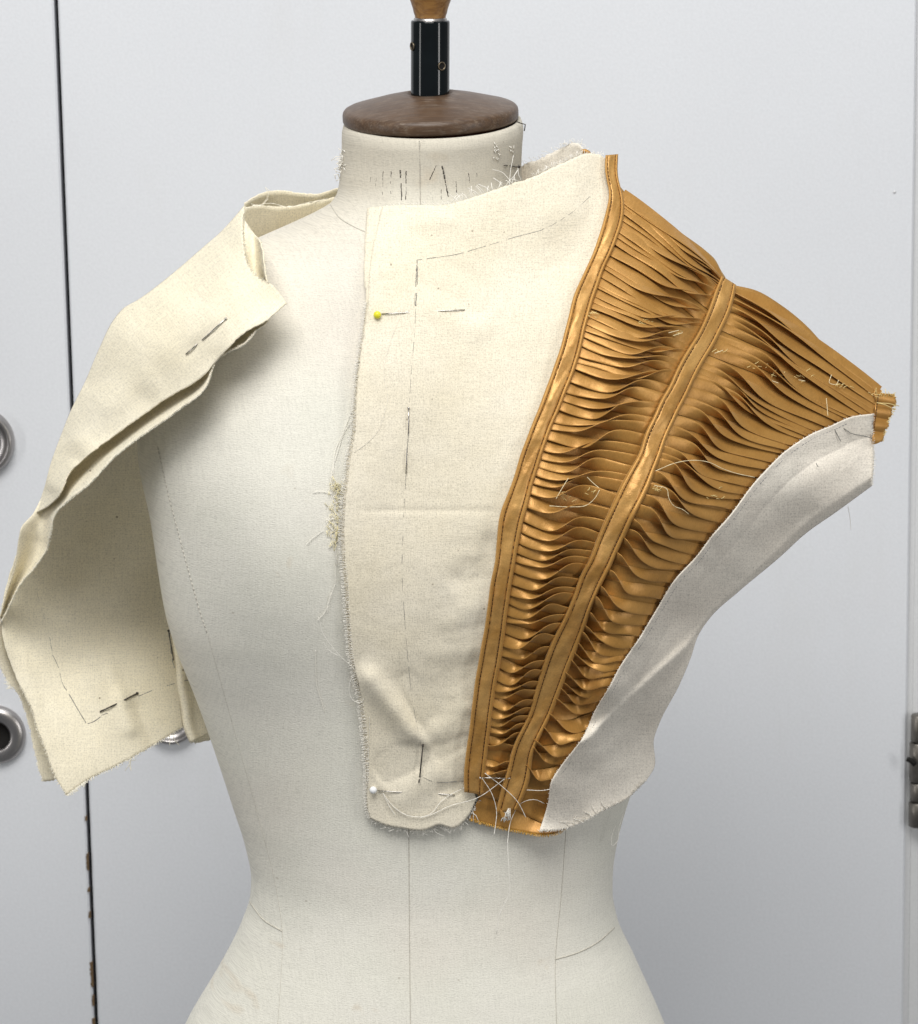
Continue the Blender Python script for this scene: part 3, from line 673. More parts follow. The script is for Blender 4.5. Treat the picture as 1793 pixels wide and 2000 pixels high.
mapA = np.array([(384, 541), (400, 553), (426, 567), (448, 577), (495, 603), (552, 634), (607, 662), (656, 698), (719, 735), (764, 772), (796, 803), (839, 832), (876, 871), (914, 915), (942, 945), (986, 996), (1036, 1045), (1073, 1078), (1114, 1108), (1159, 1152), (1195, 1185), (1255, 1243), (1300, 1290), (1341, 1330), (1375, 1366), (1413, 1395), (1447, 1428), (1473, 1456), (1508, 1500)], float)
pan = mk('front_pleat_band', np.zeros((0, 3)), [], M_GOLD, bod) if False else None
P, U, Vv = coons(Poly([(1207, 352), (1228, 378), (1262, 406), (1300, 432), (1340, 462), (1376, 490), (1396, 510), (1407, 532), (1415, 545)]), Poly([(942, 1556), (975, 1562)]),
                 Poly([A_R(t)-np.array([10, 0]) for t in np.linspace(.045, 1, 60)], False), Poly([B_L(t)+np.array([8, 0]) for t in np.linspace(0, .98, 60)], False), 40, 160)
W3 = unproj(P[..., 0], P[..., 1], garY(P[..., 0], P[..., 1], G_OFF-.0012))
band1 = mk('pleated_band', W3, gridf(160, 40), M_GOLD, bod, uv=uvpx(P), solid=.0006)
rj = random.Random(11)
for k, ya in enumerate(A_lips):
    yb = np.interp(ya, mapA[:, 0], mapA[:, 1]) + rj.uniform(-3, 3)*(ya > 470)
    La, Lb = A_R.at_y(ya)+np.array([-5, 0]), B_L.at_y(max(yb, 540))+np.array([5, 0])
    f = (ya-384)/(1508-384)
    w = 19+4.5*min(1, f*2.2) if f < .93 else 17
    w *= rj.uniform(.92, 1.10)
    d = Lb-La; d /= np.hypot(*d); n = np.array([-d[1], d[0]])
    # how far it is laid over at each end
    th0, th1 = 78*D2R, -80*D2R
    uc = np.interp(f, [0, .12, .3, .45, .6, .8, 1], [.80, .76, .66, .46, .52, .55, .5]) + rj.uniform(-.12, .12)*(1.2-f)
    sh = np.interp(f, [0, .3, .5, 1], [10, 10, 9, 6.5])*rj.uniform(.85, 1.2)
    if f < .10: th1 = (-15-650*f)*D2R; 
    if f > .60: th1 = (-80+70*(f-.60))*D2R
    cov0 = .86*w; cov1 = (.86*w if f > .10 else .3*w)
    base0 = La - n*cov0; base1 = Lb + n*cov1
    bow = np.interp(f, [0, .1, .25, .4, .6, 1], [-14, -8, -2, 1, 4, 3])
    if f > .955: th0 = rj.choice([70, -30])*D2R
    gold_fin('pleat', base0, base1, w*(1-.06*f), th0, th1, uc, sh*(1+.3*f), bow, band1, k, flare=1-.2*f)
# second band
mapB = np.array([(562, 1714, 765), (575, 1714, 773), (590, 1713, 783), (603, 1712, 795), (618, 1711, 807), (630, 1710, 818), (642, 1709, 828), (655, 1700, 832), (678, 1650, 830), (705, 1612, 848), (750, 1572, 872), (790, 1540, 892), (835, 1505, 922), (880, 1466, 962), (930, 1428, 1012), (975, 1396, 1050), (1017, 1364, 1090), (1085, 1318, 1146), (1151, 1276, 1212), (1230, 1236, 1274), (1308, 1197, 1336), (1365, 1165, 1392), (1422, 1132, 1456), (1455, 1106, 1490), (1484, 1088, 1514), (1500, 1082, 1524)], float)
RB = Poly([(x, y) for _, x, y in mapB]+[(1072, 1560), (1060, 1612)], False)
P, U, Vv = coons(Poly([(1428, 556), (1480, 569), (1522, 594), (1570, 632), (1620, 686), (1664, 730), (1702, 762), (1714, 766)]), Poly([(1005, 1580), (1064, 1606)]),
                 Poly([B_R(t)-np.array([9, 0]) for t in np.linspace(0, 1, 60)], False), RB, 44, 150)
W3 = unproj(P[..., 0], P[..., 1], garY(P[..., 0], P[..., 1], G_OFF-.0012))
band2 = mk('pleated_band', W3, gridf(150, 44), M_GOLD, bod, uv=uvpx(P)+.3, solid=.0006)
yb = 566.0; k = 100
while yb < 1500:
    f = (yb-562)/(1500-562)
    R_ = np.array([np.interp(yb, mapB[:, 0], mapB[:, 1]), np.interp(yb, mapB[:, 0], mapB[:, 2])]) - np.array([3.5, 2.5])*(f > .13)
    Lb = B_R.at_y(yb)+np.array([-6, 0])
    w = np.interp(f, [0, .1, .3, 1], [17, 20, 23, 24])*rj.uniform(.92, 1.1)
    d = R_-Lb; d /= np.hypot(*d); n = np.array([-d[1], d[0]])
    th0, th1 = -80*D2R, 78*D2R
    if f < .08: th0 = (-10-700*f)*D2R
    if f > .45: th0 = (-80+75*(f-.45))*D2R
    uc = np.interp(f, [0, .2, .4, .6, 1], [.34, .36, .34, .22, .26]) + rj.uniform(-.10, .10)*(1.2-f)
    sh = np.interp(f, [0, .3, .6, 1], [9, 10, 10, 8])*rj.uniform(.85, 1.2)
    base0 = Lb + n*(.86*w if f > .08 else .35*w); base1 = R_ - n*.86*w
    bow = np.interp(f, [0, .1, .25, .5, .8, 1], [-16, -6, 2, 2, 4, 3])
    gold_fin('pleat', base0, base1, w*(1-.05*f), th0, th1, uc, sh*(1+.2*f), bow, band2, k, nu=44, flare=1-.2*f)
    yb += np.interp(f, [0, .15, .4, 1], [11.5, 13.5, 20, 22.5])*rj.choice([.62, .8, .95, 1.1, 1.25, 1.5]); k += 1
pe_ = lambda x, y, U, V: garY(x, y, G_OFF+.0008) - .0020*np.abs(np.sin((y-765-.18*(x-1710))/13.5*math.pi/1.0*.5+.4))*np.clip(1.15-U*.25, 0, 1) - .0006*soft(x, y, 14, 3)
patch('pleat_end', [(1707, 764), (1728, 769), (1746, 770)], [(1703, 868), (1712, 866), (1722, 861)], [(1707, 764), (1709, 800), (1706, 832), (1703, 868)], [(1746, 770), (1750, 788), (1742, 796), (1740, 812), (1735, 818), (1735, 832), (1728, 840), (1727, 850), (1722, 861)], 16, 80, pe_, M_GOLD, band2, solid=.0008, jitter=.9, jsides='R')
# --- the gold hem piece under the tapes
patch('hem_facing', [(905, 1530), (960, 1512), (1020, 1505), (1090, 1505)], [(917, 1600), (960, 1612), (1020, 1625), (1060, 1631), (1090, 1626), (1108, 1613)],
      [(905, 1530), (934, 1556), (926, 1580), (917, 1600)], [(1090, 1505), (1105, 1560), (1108, 1613)], 44, 26,
      lambda x, y, U, V: garY(x, y, .0010) - .0013*np.maximum(0, np.sin((y-.12*(x-900))/6.2))*np.clip((1588-y)/30, 0, 1) - .0004*soft(x, y, 20, 3), M_GOLD, bod, jitter=.5, jsides='B')
m = MB(); HB = [(917, 1600), (960, 1612), (1020, 1625), (1060, 1631), (1090, 1626), (1108, 1613)]
fringe(m, HB, lambda x, y: garY(x, y, .0012), 5, 1.6, 1, wob=.3, r=.0002, lo=.5); m.build('frayed_edge', M_GOLDEDGE, bod, kind='stuff')
# stitched pleat ends on the shoulder tip
m = MB()
for t in np.linspace(0, 1, 12):
    p = np.array([1716+(-8)*t, 770+62*t]); q = p+np.array([-1, 4.2])
    Q = np.array([p, (p+q)/2, q]); m.tube(unproj(Q[:, 0], Q[:, 1], garY(Q[:, 0], Q[:, 1], G_OFF+.0042)), .0003, 4)
m.build('end_stitching', M_STITCH, band2, kind='stuff')
m = MB()
TE = [(1745, 768), (1748, 790), (1735, 822), (1722, 862)]
fringe(m, TE, lambda x, y: garY(x, y, G_OFF), 5, 2.0, -1, wob=.6, r=.0002, off=.002, bend=.3)
fringe(m, [(1708, 765), (1720, 772), (1745, 772)], lambda x, y: garY(x, y, G_OFF), 16, 4, -1, wob=.7, r=.0002, off=.003)
for a, b in [((1714, 787), (1756, 793)), ((1712, 786), (1748, 800))]:
    Q = np.array([a, [(a[0]+b[0])/2, (a[1]+b[1])/2-2], b], float); m.tube(unproj(Q[:, 0], Q[:, 1], garY(Q[:, 0], Q[:, 1], G_OFF+.005)), .00028, 4)
m.build('frayed_edge', M_YTHREAD, band2, kind='stuff')
# --- tapes: a flat band between two cords, with stitch lines in the grooves
def tape(LP, RP, nv, off, seedk, t_end=1.0):
    t = np.linspace(0, t_end, nv); L_, R_ = LP(t), RP(t)
    yy = np.maximum.accumulate(np.where(t < .08, t*0, 0)) 
    def cross(ws, hs, name, material, pk, par):
        ws = np.array(ws)[None, :, None]; jit = (np.sin(np.arange(nv)*.55+seedk)*.2+np.sin(np.arange(nv)*.21+2*seedk)*.3)[:, None, None]*np.array([1.0, 0.2])
        Q = L_[:, None]*(1-ws)+R_[:, None]*ws + jit
        h = np.array(hs)[None]*np.ones((nv, 1))
        if pk:
            s = np.arange(nv)[:, None]
            h = h + pk*2.6*(np.sin(s*.42+seedk+np.array(ws[0, :, 0])*4)*.5+np.sin(s*.19+seedk*3)*.7+RNG.normal(size=(nv, 1))*.15)*np.sin(np.pi*np.clip((ws[..., 0]-.2)/.6, 0, 1))
        Yd = garY(Q[..., 0], Q[..., 1], off)-h
        W3 = unproj(Q[..., 0], Q[..., 1], Yd)
        uv = np.stack([np.repeat((t*LP.L/PXM)[:, None], len(hs), 1)+seedk, np.repeat(ws[..., 0]*.014, nv, 0)], -1)
        return mk(name, W3, gridf(nv, len(hs)), material, par, uv=uv, solid=.0003)
    base = cross([.15, .19, .3, .42, .5, .58, .7, .81, .85], [-.0004, .0007, .0011, .00125, .0013, .00125, .0011, .0007, -.0004], 'bias_tape', M_GOLDB, .00042, bod)
    a = np.linspace(0, math.pi, 9); cw = .105
    for c, in ((.075,), (.925,)):
        cross(list(c-cw*np.cos(a)), list(-.0010+.0030*np.sin(a)), 'piping_cord', M_GOLDC, 0, base)
    st = MB()
    for wgt in (.185, .815):
        n = int(LP.L/7.5)
        for i in range(n):
            if rj.random() < .12: continue
            tt = np.linspace((i+.1)/n, (i+.82)/n, 3)*t_end; Q = LP(tt)*(1-wgt)+RP(tt)*wgt
            st.tube(unproj(Q[:, 0], Q[:, 1], garY(Q[:, 0], Q[:, 1], off+.0008)), .00033, 4)
    st.build('stitching', M_STITCH, base, kind='stuff')
    return base
T_OFF = G_OFF+.0028
tA = tape(A_L, A_R, 230, T_OFF, 1); tB = tape(B_L, B_R, 210, T_OFF+.0006, 2)
# ravelled ends of the second tape
m = MB()
for i in range(16):
    p = np.array([990+rj.uniform(-4, 6), 1578]); q = p+np.array([rj.uniform(-9, 3), rj.uniform(18, 28)])
    Q = np.array([p, (p+q)/2+rj.uniform(-2, 2), q]); m.tube(unproj(Q[:, 0], Q[:, 1], garY(Q[:, 0], Q[:, 1], T_OFF+rj.uniform(.001, .0026))), .00034, 4)
m.build('cord_tuft', M_FRAYW, tB, kind='stuff')
m = MB()
for (x0, y0) in [(977, 1582)]:
    Q = np.array([(975, 1580), (984, 1585), (990, 1598), (980, 1596)], float); W4 = unproj(Q[:, 0], Q[:, 1], garY(Q[:, 0], Q[:, 1], T_OFF+.0022))
    n_ = np.array([0, .0014, 0]); m.add(np.concatenate([W4, W4+n_]), [(0, 1, 2, 3), (7, 6, 5, 4), (0, 4, 5, 1), (1, 5, 6, 2), (2, 6, 7, 3), (3, 7, 4, 0)])
m.build('cord_end', M_GOLDC, tB, uv=np.zeros((8, 2)), smooth=False)
# --- side panel
ridges_s = [((1112, 1474), (1372, 1232), 9, .0066), ((1130, 1530), (1290, 1400), 26, -.0022), ((1090, 1555), (1230, 1490), 20, .0016), ((1200, 1330), (1340, 1175), 24, -.0030), ((1120, 1500), (1345, 1285), 13, -.0036),
            ((1300, 1210), (1460, 1060), 24, .0020), ((1440, 1090), (1600, 990), 26, -.0026), ((1500, 980), (1680, 880), 30, .0022), ((1560, 900), (1690, 850), 18, -.0012)]
def sideY(px, py, U, V):
    y = garY(px, py, G_OFF+.0010) - .0047*np.clip(1-U/.30, 0, 1)**.7*np.clip((1-V)/.06, 0, 1)
    w = soft(px, py, 60, 4)*.0012 + soft(px, py, 24, 9)*.0004 + .0007*np.sin(V*95+2*np.sin(V*31))*np.clip(1-U/.35, 0, 1)
    for a, b, wd, am in ridges_s: w = w + ridge(px, py, a, b, wd, am)
    # the lower edge rolls back under
    roll = np.clip((U-.86)/.14, 0, 1)**2*.012*np.clip((.62-V)/.1, 0, 1)
    lip = .0008*np.exp(-(U/.05)**2)
    return y - w*np.clip((1-U)*5, 0, 1) + roll - lip
sp = patch('side_panel', [(1706, 808), (1704, 850), (1707, 886), (1703, 948)], [(1053, 1624), (1106, 1619), (1146, 1602), (1186, 1580), (1221, 1562), (1262, 1524)], C_T, C_O, 70, 200, sideY, M_CALG, bod, jitter=.5, jsides='TB')
spY = lambda x, y: garY(x, y, G_OFF+.0018)
m = MB()
fringe(m, [(1053, 1624), (1106, 1619), (1146, 1602), (1186, 1580), (1221, 1562), (1262, 1524)], spY, 6, 3, -1, wob=.4, r=.00018)
fringe(m, [(1106, 1619), (1146, 1602), (1186, 1580)], spY, 22, 9, -1, wob=.4, r=.00024, bend=.4)
fringe(m, [(1706, 808), (1704, 850), (1707, 886), (1703, 948)], spY, 5, 2.4, -1, wob=.2, r=.00016)
fringe(m, [tuple(C_T(t)) for t in np.linspace(.02, .95, 40)], spY, 4, 9, -1, wob=.8, r=.00016, off=.0030)
m.build('frayed_edge', M_FRAYW, sp, kind='stuff')
m = MB()
for i in range(150):
    if rj.random() < .25: continue
    t = np.linspace((i+.1)/150, (i+.75)/150, 3)*.93+.04; Q = C_T(t); T_ = C_T(np.clip(t+.004, 0, 1))-C_T(t-.004); T_ /= np.hypot(*T_.T)[:, None]
    Q = Q+np.stack([-T_[:, 1], T_[:, 0]], -1)*(-9.5); Q = Q if Q[0, 0] > C_T(t)[0, 0] else C_T(t)-(Q-C_T(t))
    m.tube(unproj(Q[:, 0], Q[:, 1], sideY(Q[:, 0], Q[:, 1], np.full(3, .07), t)-.0004), .0003, 4)
m.build('edge_stitching', M_CREASE, sp, kind='stuff')
m = MB(); sY = lambda x, y: garY(x, y, G_OFF+.0050)
for P_ in ([(1630, 838), (1636, 850), (1642, 862)], [(1648, 836), (1662, 846), (1690, 852), (1703, 856)], [(1594, 905), (1598, 912)], [(1100, 1520), (1108, 1524), (1112, 1520)]):
    Q = Poly(P_)(np.linspace(0, 1, 8)); m.tube(unproj(Q[:, 0], Q[:, 1], sY(Q[:, 0], Q[:, 1])), .0003, 4)
m.build('pencil_mark', M_PENCIL, sp, kind='stuff')
# back layer rising behind the neck on the right
bkY = lambda x, y, U, V: .034-.02*U+.006*V+.0015*soft(x, y, 40, 5)
bk = patch('back_layer', [(1005, 335), (1022, 322), (1050, 312), (1090, 292), (1112, 281), (1128, 279), (1142, 299)], [(1000, 420), (1060, 420), (1150, 400)], [(1005, 335), (1000, 420)], [(1142, 299), (1150, 350), (1150, 400)], 40, 16, bkY, M_CALG, bod, jitter=.8, jsides='T')
m = MB(); fringe(m, [(1090, 292), (1112, 281), (1128, 279), (1142, 299)], lambda x, y: x*0+.02, 12, 2.2, -1, wob=.7, r=.00016, bend=.6)
fringe(m, [(1022, 322), (1050, 312), (1090, 292)], lambda x, y: x*0+.03, 14, 7, -1, wob=.8, r=.00016, bend=.6)
m.build('frayed_edge', M_FRAYW, bk, kind='stuff')
m = MB(); Q = np.array([(1136, 296), (1143, 295), (1149, 298), (1152, 306)], float); m.tube(unproj(Q[:, 0], Q[:, 1], np.full(4, .0)), .0015, 8)
m.build('piping_end', M_GOLDC, bod, uv=np.zeros((32, 2)))
# loose threads of the pleats (snips and tails)
m = MB()
def loose(mb, P, depth, r=.00024, off=.002, lift=0.0, n=26):
    r = r*.78*(1+.25*np.sin(np.arange(n)*2.1))
    Q = Poly(P)(np.linspace(0, 1, n)); Y = depth(Q[:, 0], Q[:, 1])-off-lift*np.sin(np.linspace(0, math.pi, n)); mb.tube(unproj(Q[:, 0], Q[:, 1], Y), r, 5)
gp_ = lambda x, y: garY(x, y, G_OFF+.0062)
for P_ in ([(1073, 988), (1116, 990), (1145, 987), (1164, 970), (1171, 957)], [(1147, 932), (1158, 943), (1170, 953)], [(1280, 920), (1320, 904), (1358, 899), (1388, 904), (1408, 914), (1440, 925), (1474, 932)],
           [(1278, 948), (1303, 956), (1306, 972), (1316, 988), (1333, 995), (1345, 1004)], [(1614, 778), (1616, 800), (1617, 812)], [(1624, 732), (1620, 748), (1634, 750), (1638, 742)], [(1086, 974), (1100, 950), (1110, 934)],
           [(1306, 650), (1326, 645)], [(1316, 655), (1333, 650)], [(1396, 690), (1412, 684)], [(1508, 744), (1520, 748)], [(1560, 742), (1572, 744)]):
    loose(m, P_, gp_, .00026)
m.build('thread_tail', plain('pale_gold_thread', (.82, .70, .45), .6, 0, .3, .1), band2, kind='stuff')
m = MB()
for cx_, cy_, n, s in [(1158, 612, 16, 8), (1252, 632, 18, 8), (1322, 652, 12, 8), (1100, 970, 22, 9), (1160, 960, 10, 10), (1280, 955, 16, 9), (1570, 734, 22, 10), (1476, 716, 12, 9), (1640, 752, 14, 8), (1400, 686, 8, 6), (1515, 732, 12, 10), (1706, 770, 14, 8), (1390, 968, 14, 16)]:
    for _ in range(n//2):
        p = np.array([cx_+rj.gauss(0, s), cy_+rj.gauss(0, s*.4)]); d_ = np.array([rj.uniform(3, 10), rj.uniform(-7, 4)])
        Q = np.array([p, p+d_*.5+rj.uniform(-1.5, 1.5), p+d_]); m.tube(unproj(Q[:, 0], Q[:, 1], garY(Q[:, 0], Q[:, 1], G_OFF+.0044)), .00018, 4)
m.build('frayed_tuft', M_YTHREAD, band2, kind='stuff')
# ------------------------------------------------------------------ the folded calico drape (viewer's left)
dr = empty('folded_drape', unproj(130., 1553., -.01), 'cream calico drape folded over the empty shoulder, hanging open like a sleeve', 'calico drape')
fT = [(478, 401), (474, 428), (476, 471), (484, 514), (504, 541), (527, 553), (560, 592)]
fL = [(478, 401), (458, 425), (430, 455), (400, 481), (330, 541), (270, 586), (240, 604), (222, 626), (195, 680), (165, 750), (140, 800), (120, 850), (100, 905), (85, 960), (66, 1005), (44, 1026)]
fR = [(560, 592), (519, 627), (476, 651), (433, 694), (420, 707), (406, 725), (379, 748), (336, 772), (273, 815), (219, 854), (164, 897), (135, 926), (125, 950), (115, 970)]
fB = [(44, 1026), (66, 1005), (94, 989), (115, 970)]
FD = RBF([(478, 401, -.012), (474, 450, -.060), (484, 514, -.094), (560, 592, -.118), (520, 570, -.112), (430, 455, -.010), (400, 481, -.006), (330, 541, -.002), (270, 586, .0), (222, 626, .002), (165, 750, .0), (120, 850, -.004), (85, 960, -.008), (44, 1026, -.006),
          (115, 970, -.052), (164, 897, -.062), (219, 854, -.077), (273, 815, -.090), (336, 772, -.104), (433, 694, -.120), (476, 651, -.124), (350, 640, -.092), (420, 560, -.090), (260, 690, -.066), (200, 790, -.056), (150, 860, -.046), (430, 500, -.060), (330, 590, -.058), (240, 650, -.036), (100, 950, -.03), (180, 770, -.03), (135, 850, -.022)], 1e-4)
def flapY(px, py, U=0, V=0):
    y = FD(px, py)
    w = soft(px, py, 120, 6)*.0020+soft(px, py, 45, 3)*.0008+soft(px, py, 22, 8)*.0002
    w += ridge(px, py, (170, 880), (300, 760), 30, -.0045) + ridge(px, py, (430, 700), (560, 600), 22, .0030) + ridge(px, py, (300, 700), (440, 610), 40, .0018) - ridge(px, py, (360, 700), (445, 620), 12, .0012)
    w += ridge(px, py, (100, 960), (150, 900), 14, .003)
    b = bodyY(px, py, 10); P = unproj(px, py, b); cx0, a0 = ring(P[..., 2])[:2]
    y = y-w
    return np.where(np.abs(P[..., 0]-cx0) < a0*.96, np.minimum(y, b-.006), y)
fl = patch('front_layer', fT, fB, fL, fR, 70, 130, flapY, M_CAL, dr, solid=.0007, jitter=.5, jsides='TR', rot=.65)
# second layer below it, its raw lip turned to the light
uR = [(508, 470), (515, 500), (520, 541), (535, 585), (515, 636), (500, 647), (480, 670), (441, 690), (424, 702), (418, 713), (402, 756), (351, 799), (273, 854), (223, 893), (172, 947), (140, 973), (105, 1008), (100, 1040), (93, 1071), (70, 1106), (38, 1145), (24, 1173), (2, 1216)]
uL = [(478, 430), (470, 520), (450, 600), (410, 670), (350, 716), (250, 780), (180, 840), (120, 905), (85, 965), (60, 1010), (42, 1029), (37, 1050), (28, 1110), (14, 1152), (0, 1205)]
def underY(px, py, U, V):
    lo = np.clip((V-.70)/.12, 0, 1)
    fy = flapY(px, py)
    low = -.030+.028*V
    y = np.where(py > 940, fy*(1-lo)+(-.034+.020*np.clip((py-960)/250, 0, 1))*lo, fy)
    bag = .015*np.sin(np.pi*np.clip(U, 0, 1)**1.3)+.006
    y = y+bag*(1-.35*lo)-.004*np.exp(-((1-U)/.10)**2)
    y = y-.0035*np.sin(V*16+1)*U
    b = bodyY(px, py, 10); P = unproj(px, py, b); cx0, a0 = ring(P[..., 2])[:2]
    return np.where(np.abs(P[..., 0]-cx0) < a0*.96, np.minimum(y, b-.003), y)
ul = patch('under_layer', [(478, 430), (490, 448), (508, 470)], [(0, 1205), (2, 1216)], uL, uR, 30, 150, underY, M_CAL, dr, solid=.0007, jitter=.7, jsides='R', rot=.65)
# the long back layer, seen from inside
cT = [(330, 552), (400, 540), (480, 565)]
cL = [(330, 552), (270, 597), (229, 634), (202, 690), (173, 755), (148, 805), (128, 855), (108, 908), (92, 962), (62, 1010), (28, 1095), (3, 1205), (7, 1250), (17, 1285), (38, 1337), (63, 1390), (73, 1425), (87, 1460), (101, 1502), (112, 1526), (130, 1554)]
cR = [(480, 565), (430, 700), (385, 850), (360, 1000), (360, 1150), (350, 1230), (347, 1300), (352, 1360), (358, 1420)]
cB = [(130, 1554), (170, 1525), (230, 1495), (300, 1455), (358, 1420)]
CD = RBF([(62, 1010, .004), (330, 800, .095), (200, 850, .062), (330, 552, .008), (270, 597, .008), (229, 634, .010), (173, 755, .010), (128, 855, .008), (92, 962, .004), (480, 565, .06), (430, 700, .085), (300, 690, .065), (3, 1205, -.004), (150, 1150, .056), (250, 1150, .068), (360, 1150, .066), (40, 1340, -.010), (130, 1554, -.022), (230, 1495, -.010), (358, 1420, .018), (200, 1330, .010), (300, 1330, .024), (100, 1250, .016), (347, 1280, .045), (90, 1120, .034), (300, 950, .092)], 1e-4)
def backY(px, py, U=0, V=0):
    w = soft(px, py, 80, 7)*.0018+soft(px, py, 35, 2)*.0006+ridge(px, py, (262, 1365), (305, 1470), 14, -.0032)+ridge(px, py, (228, 1345), (262, 1440), 14, .0028)+ridge(px, py, (210, 1300), (250, 1380), 12, .0018)+ridge(px, py, (40, 1260), (80, 1420), 12, .0012)
    return CD(px, py)-w
bl = patch('back_layer', cT, cB, cL, cR, 60, 170, backY, M_CAL, dr, solid=.0007, jitter=.6, jsides='BL')
eL = [(1, 1208), (-5, 1270), (0, 1300), (17, 1334), (35, 1355), (52, 1400), (66, 1460), (75, 1500), (83, 1526)]
patch('outer_hem', [(1, 1208), (70, 1220)], [(83, 1526), (105, 1524), (135, 1522)], eL, [(70, 1220), (90, 1320), (110, 1430), (135, 1522)], 16, 60, lambda x, y, U, V: backY(x, y)+.006+.010*V, M_CAL, dr, solid=.0007, jitter=.8, jsides='BL')
# narrow fold tucked against the form
nf = patch('side_fold', [(334, 1225), (360, 1225), (420, 1225)], [(371, 1450), (385, 1444), (410, 1432), (450, 1420)], [(334, 1225), (344, 1300), (346, 1342), (352, 1370), (362, 1430), (371, 1450)], [(420, 1225), (440, 1330), (450, 1420)], 20, 50,
      lambda x, y, U, V: .034-.022*V+.022*U-.006*np.exp(-((U-.12)/.1)**2), M_CAL, dr, solid=.0007, jitter=.5, jsides='B')
patch('fold_lining', [(355, 1380), (440, 1350)], [(369, 1447), (380, 1451), (400, 1447), (450, 1432)], [(355, 1380), (369, 1447)], [(440, 1350), (450, 1432)], 14, 14, lambda x, y, U, V: .046+.012*U, M_CAL, dr, solid=.0007, jitter=.8, jsides='B')
# yoke across the back of the shoulder
patch('back_yoke', [(478, 397), (492, 387), (519, 375), (547, 372), (586, 377), (621, 379), (664, 366), (720, 362)], [(470, 520), (560, 500), (720, 460)], [(478, 397), (470, 520)], [(720, 362), (720, 460)], 40, 16,
      lambda x, y, U, V: .056+.006*np.sin(U*7)+.035*V, M_CAL, dr, solid=.0007, jitter=.6, jsides='T')
yf = patch('yoke_facing', [(476, 406), (504, 401), (539, 405), (578, 402), (621, 393), (664, 384), (720, 378)], [(468, 520), (560, 500), (720, 470)], [(476, 406), (468, 520)], [(720, 378), (720, 470)], 40, 16,
      lambda x, y, U, V: .040+.004*np.sin(U*6)+.030*V+.004*U, M_CAL, dr, solid=.0007, jitter=.7, jsides='T')
m = MB()
fringe(m, fT[:6], flapY, 5, 4, -1, wob=.7, r=.0002); fringe(m, [(508, 470), (515, 500), (520, 541)], lambda x, y: flapY(x, y)+.002, 6, 3.2, -1, wob=.5, r=.0002)
fringe(m, uR[5:], lambda x, y: underY(x, y, np.ones_like(x), np.clip((y-470)/746, 0, 1)), 4.5, 3.4, 1, wob=.6, r=.0002)
fringe(m, cB, backY, 5, 3.2, 1, wob=.6, r=.0002); fringe(m, cB, backY, 16, 17, 1, wob=.8, r=.0002, bend=.7, prob=.7, lo=.2); fringe(m, cB[:2], backY, 8, 2.5, 1, wob=.7, r=.0002); fringe(m, cL[14:], backY, 4.5, 4, 1, wob=.6, r=.0002); fringe(m, eL, lambda x, y: backY(x, y)+.006, 4, 6, 1, wob=.8, r=.0002)
fringe(m, [(12, 1326), (24, 1346)], lambda x, y: backY(x, y)+.004, 10, 2, 1, wob=.6, r=.0002)
fringe(m, [(371, 1450), (385, 1444)], lambda x, y: x*0+.014, 8, 2, 1, wob=.6, r=.0002)
for P_ in ([(330, 1432), (332, 1446), (331, 1456)], [(336, 1432), (342, 1446), (350, 1456)], [(256, 1470), (255, 1490), (256, 1506)], [(258, 1480), (252, 1492), (256, 1504)]):
    loose(m, P_, backY, .0003, .0)
for P_ in ([(500, 405), (515, 396), (524, 378), (518, 366), (526, 372)], [(493, 403), (530, 397), (560, 404), (600, 396), (640, 388)], [(490, 398), (510, 402), (524, 388)]):
    loose(m, P_, lambda x, y: x*0+.040, .00022, .0)
m.build('frayed_edge', M_FRINGE, dr, kind='stuff')
m = MB(); bY = lambda x, y: backY(np.asarray(x, float), np.asarray(y, float))
marks(m, [(66, 1122), (74, 1165), (86, 1205), (96, 1242), (103, 1280)], bY, .0002, .25); marks(m, [(103, 1280), (115, 1306), (122, 1335), (135, 1356), (150, 1382), (168, 1412)], bY, .00032, .05)
marks(m, [(171, 1414), (185, 1408), (196, 1400)], bY, .0004, 0); marks(m, [(198, 1397), (210, 1393)], bY, .00026, .1); marks(m, [(262, 1364), (275, 1358), (296, 1349)], bY, .00026, .1); marks(m, [(325, 1340), (341, 1335)], bY, .0003, 0)
marks(m, [(331, 1210), (334, 1270), (337, 1290), (341, 1305)], lambda x, y: bY(x, y)-.004, .0003, .15)
m.build('pencil_line', M_PENCIL, bl, kind='stuff')
m = MB(); marks(m, [(357, 1330), (376, 1327)], lambda x, y: x*0+.022, .0004, 0); marks(m, [(114, 948), (116, 958), (113, 966)], lambda x, y: flapY(np.asarray(x, float), np.asarray(y, float)), .0003, 0)
m.build('pencil_mark', M_PENCIL, nf, kind='stuff')
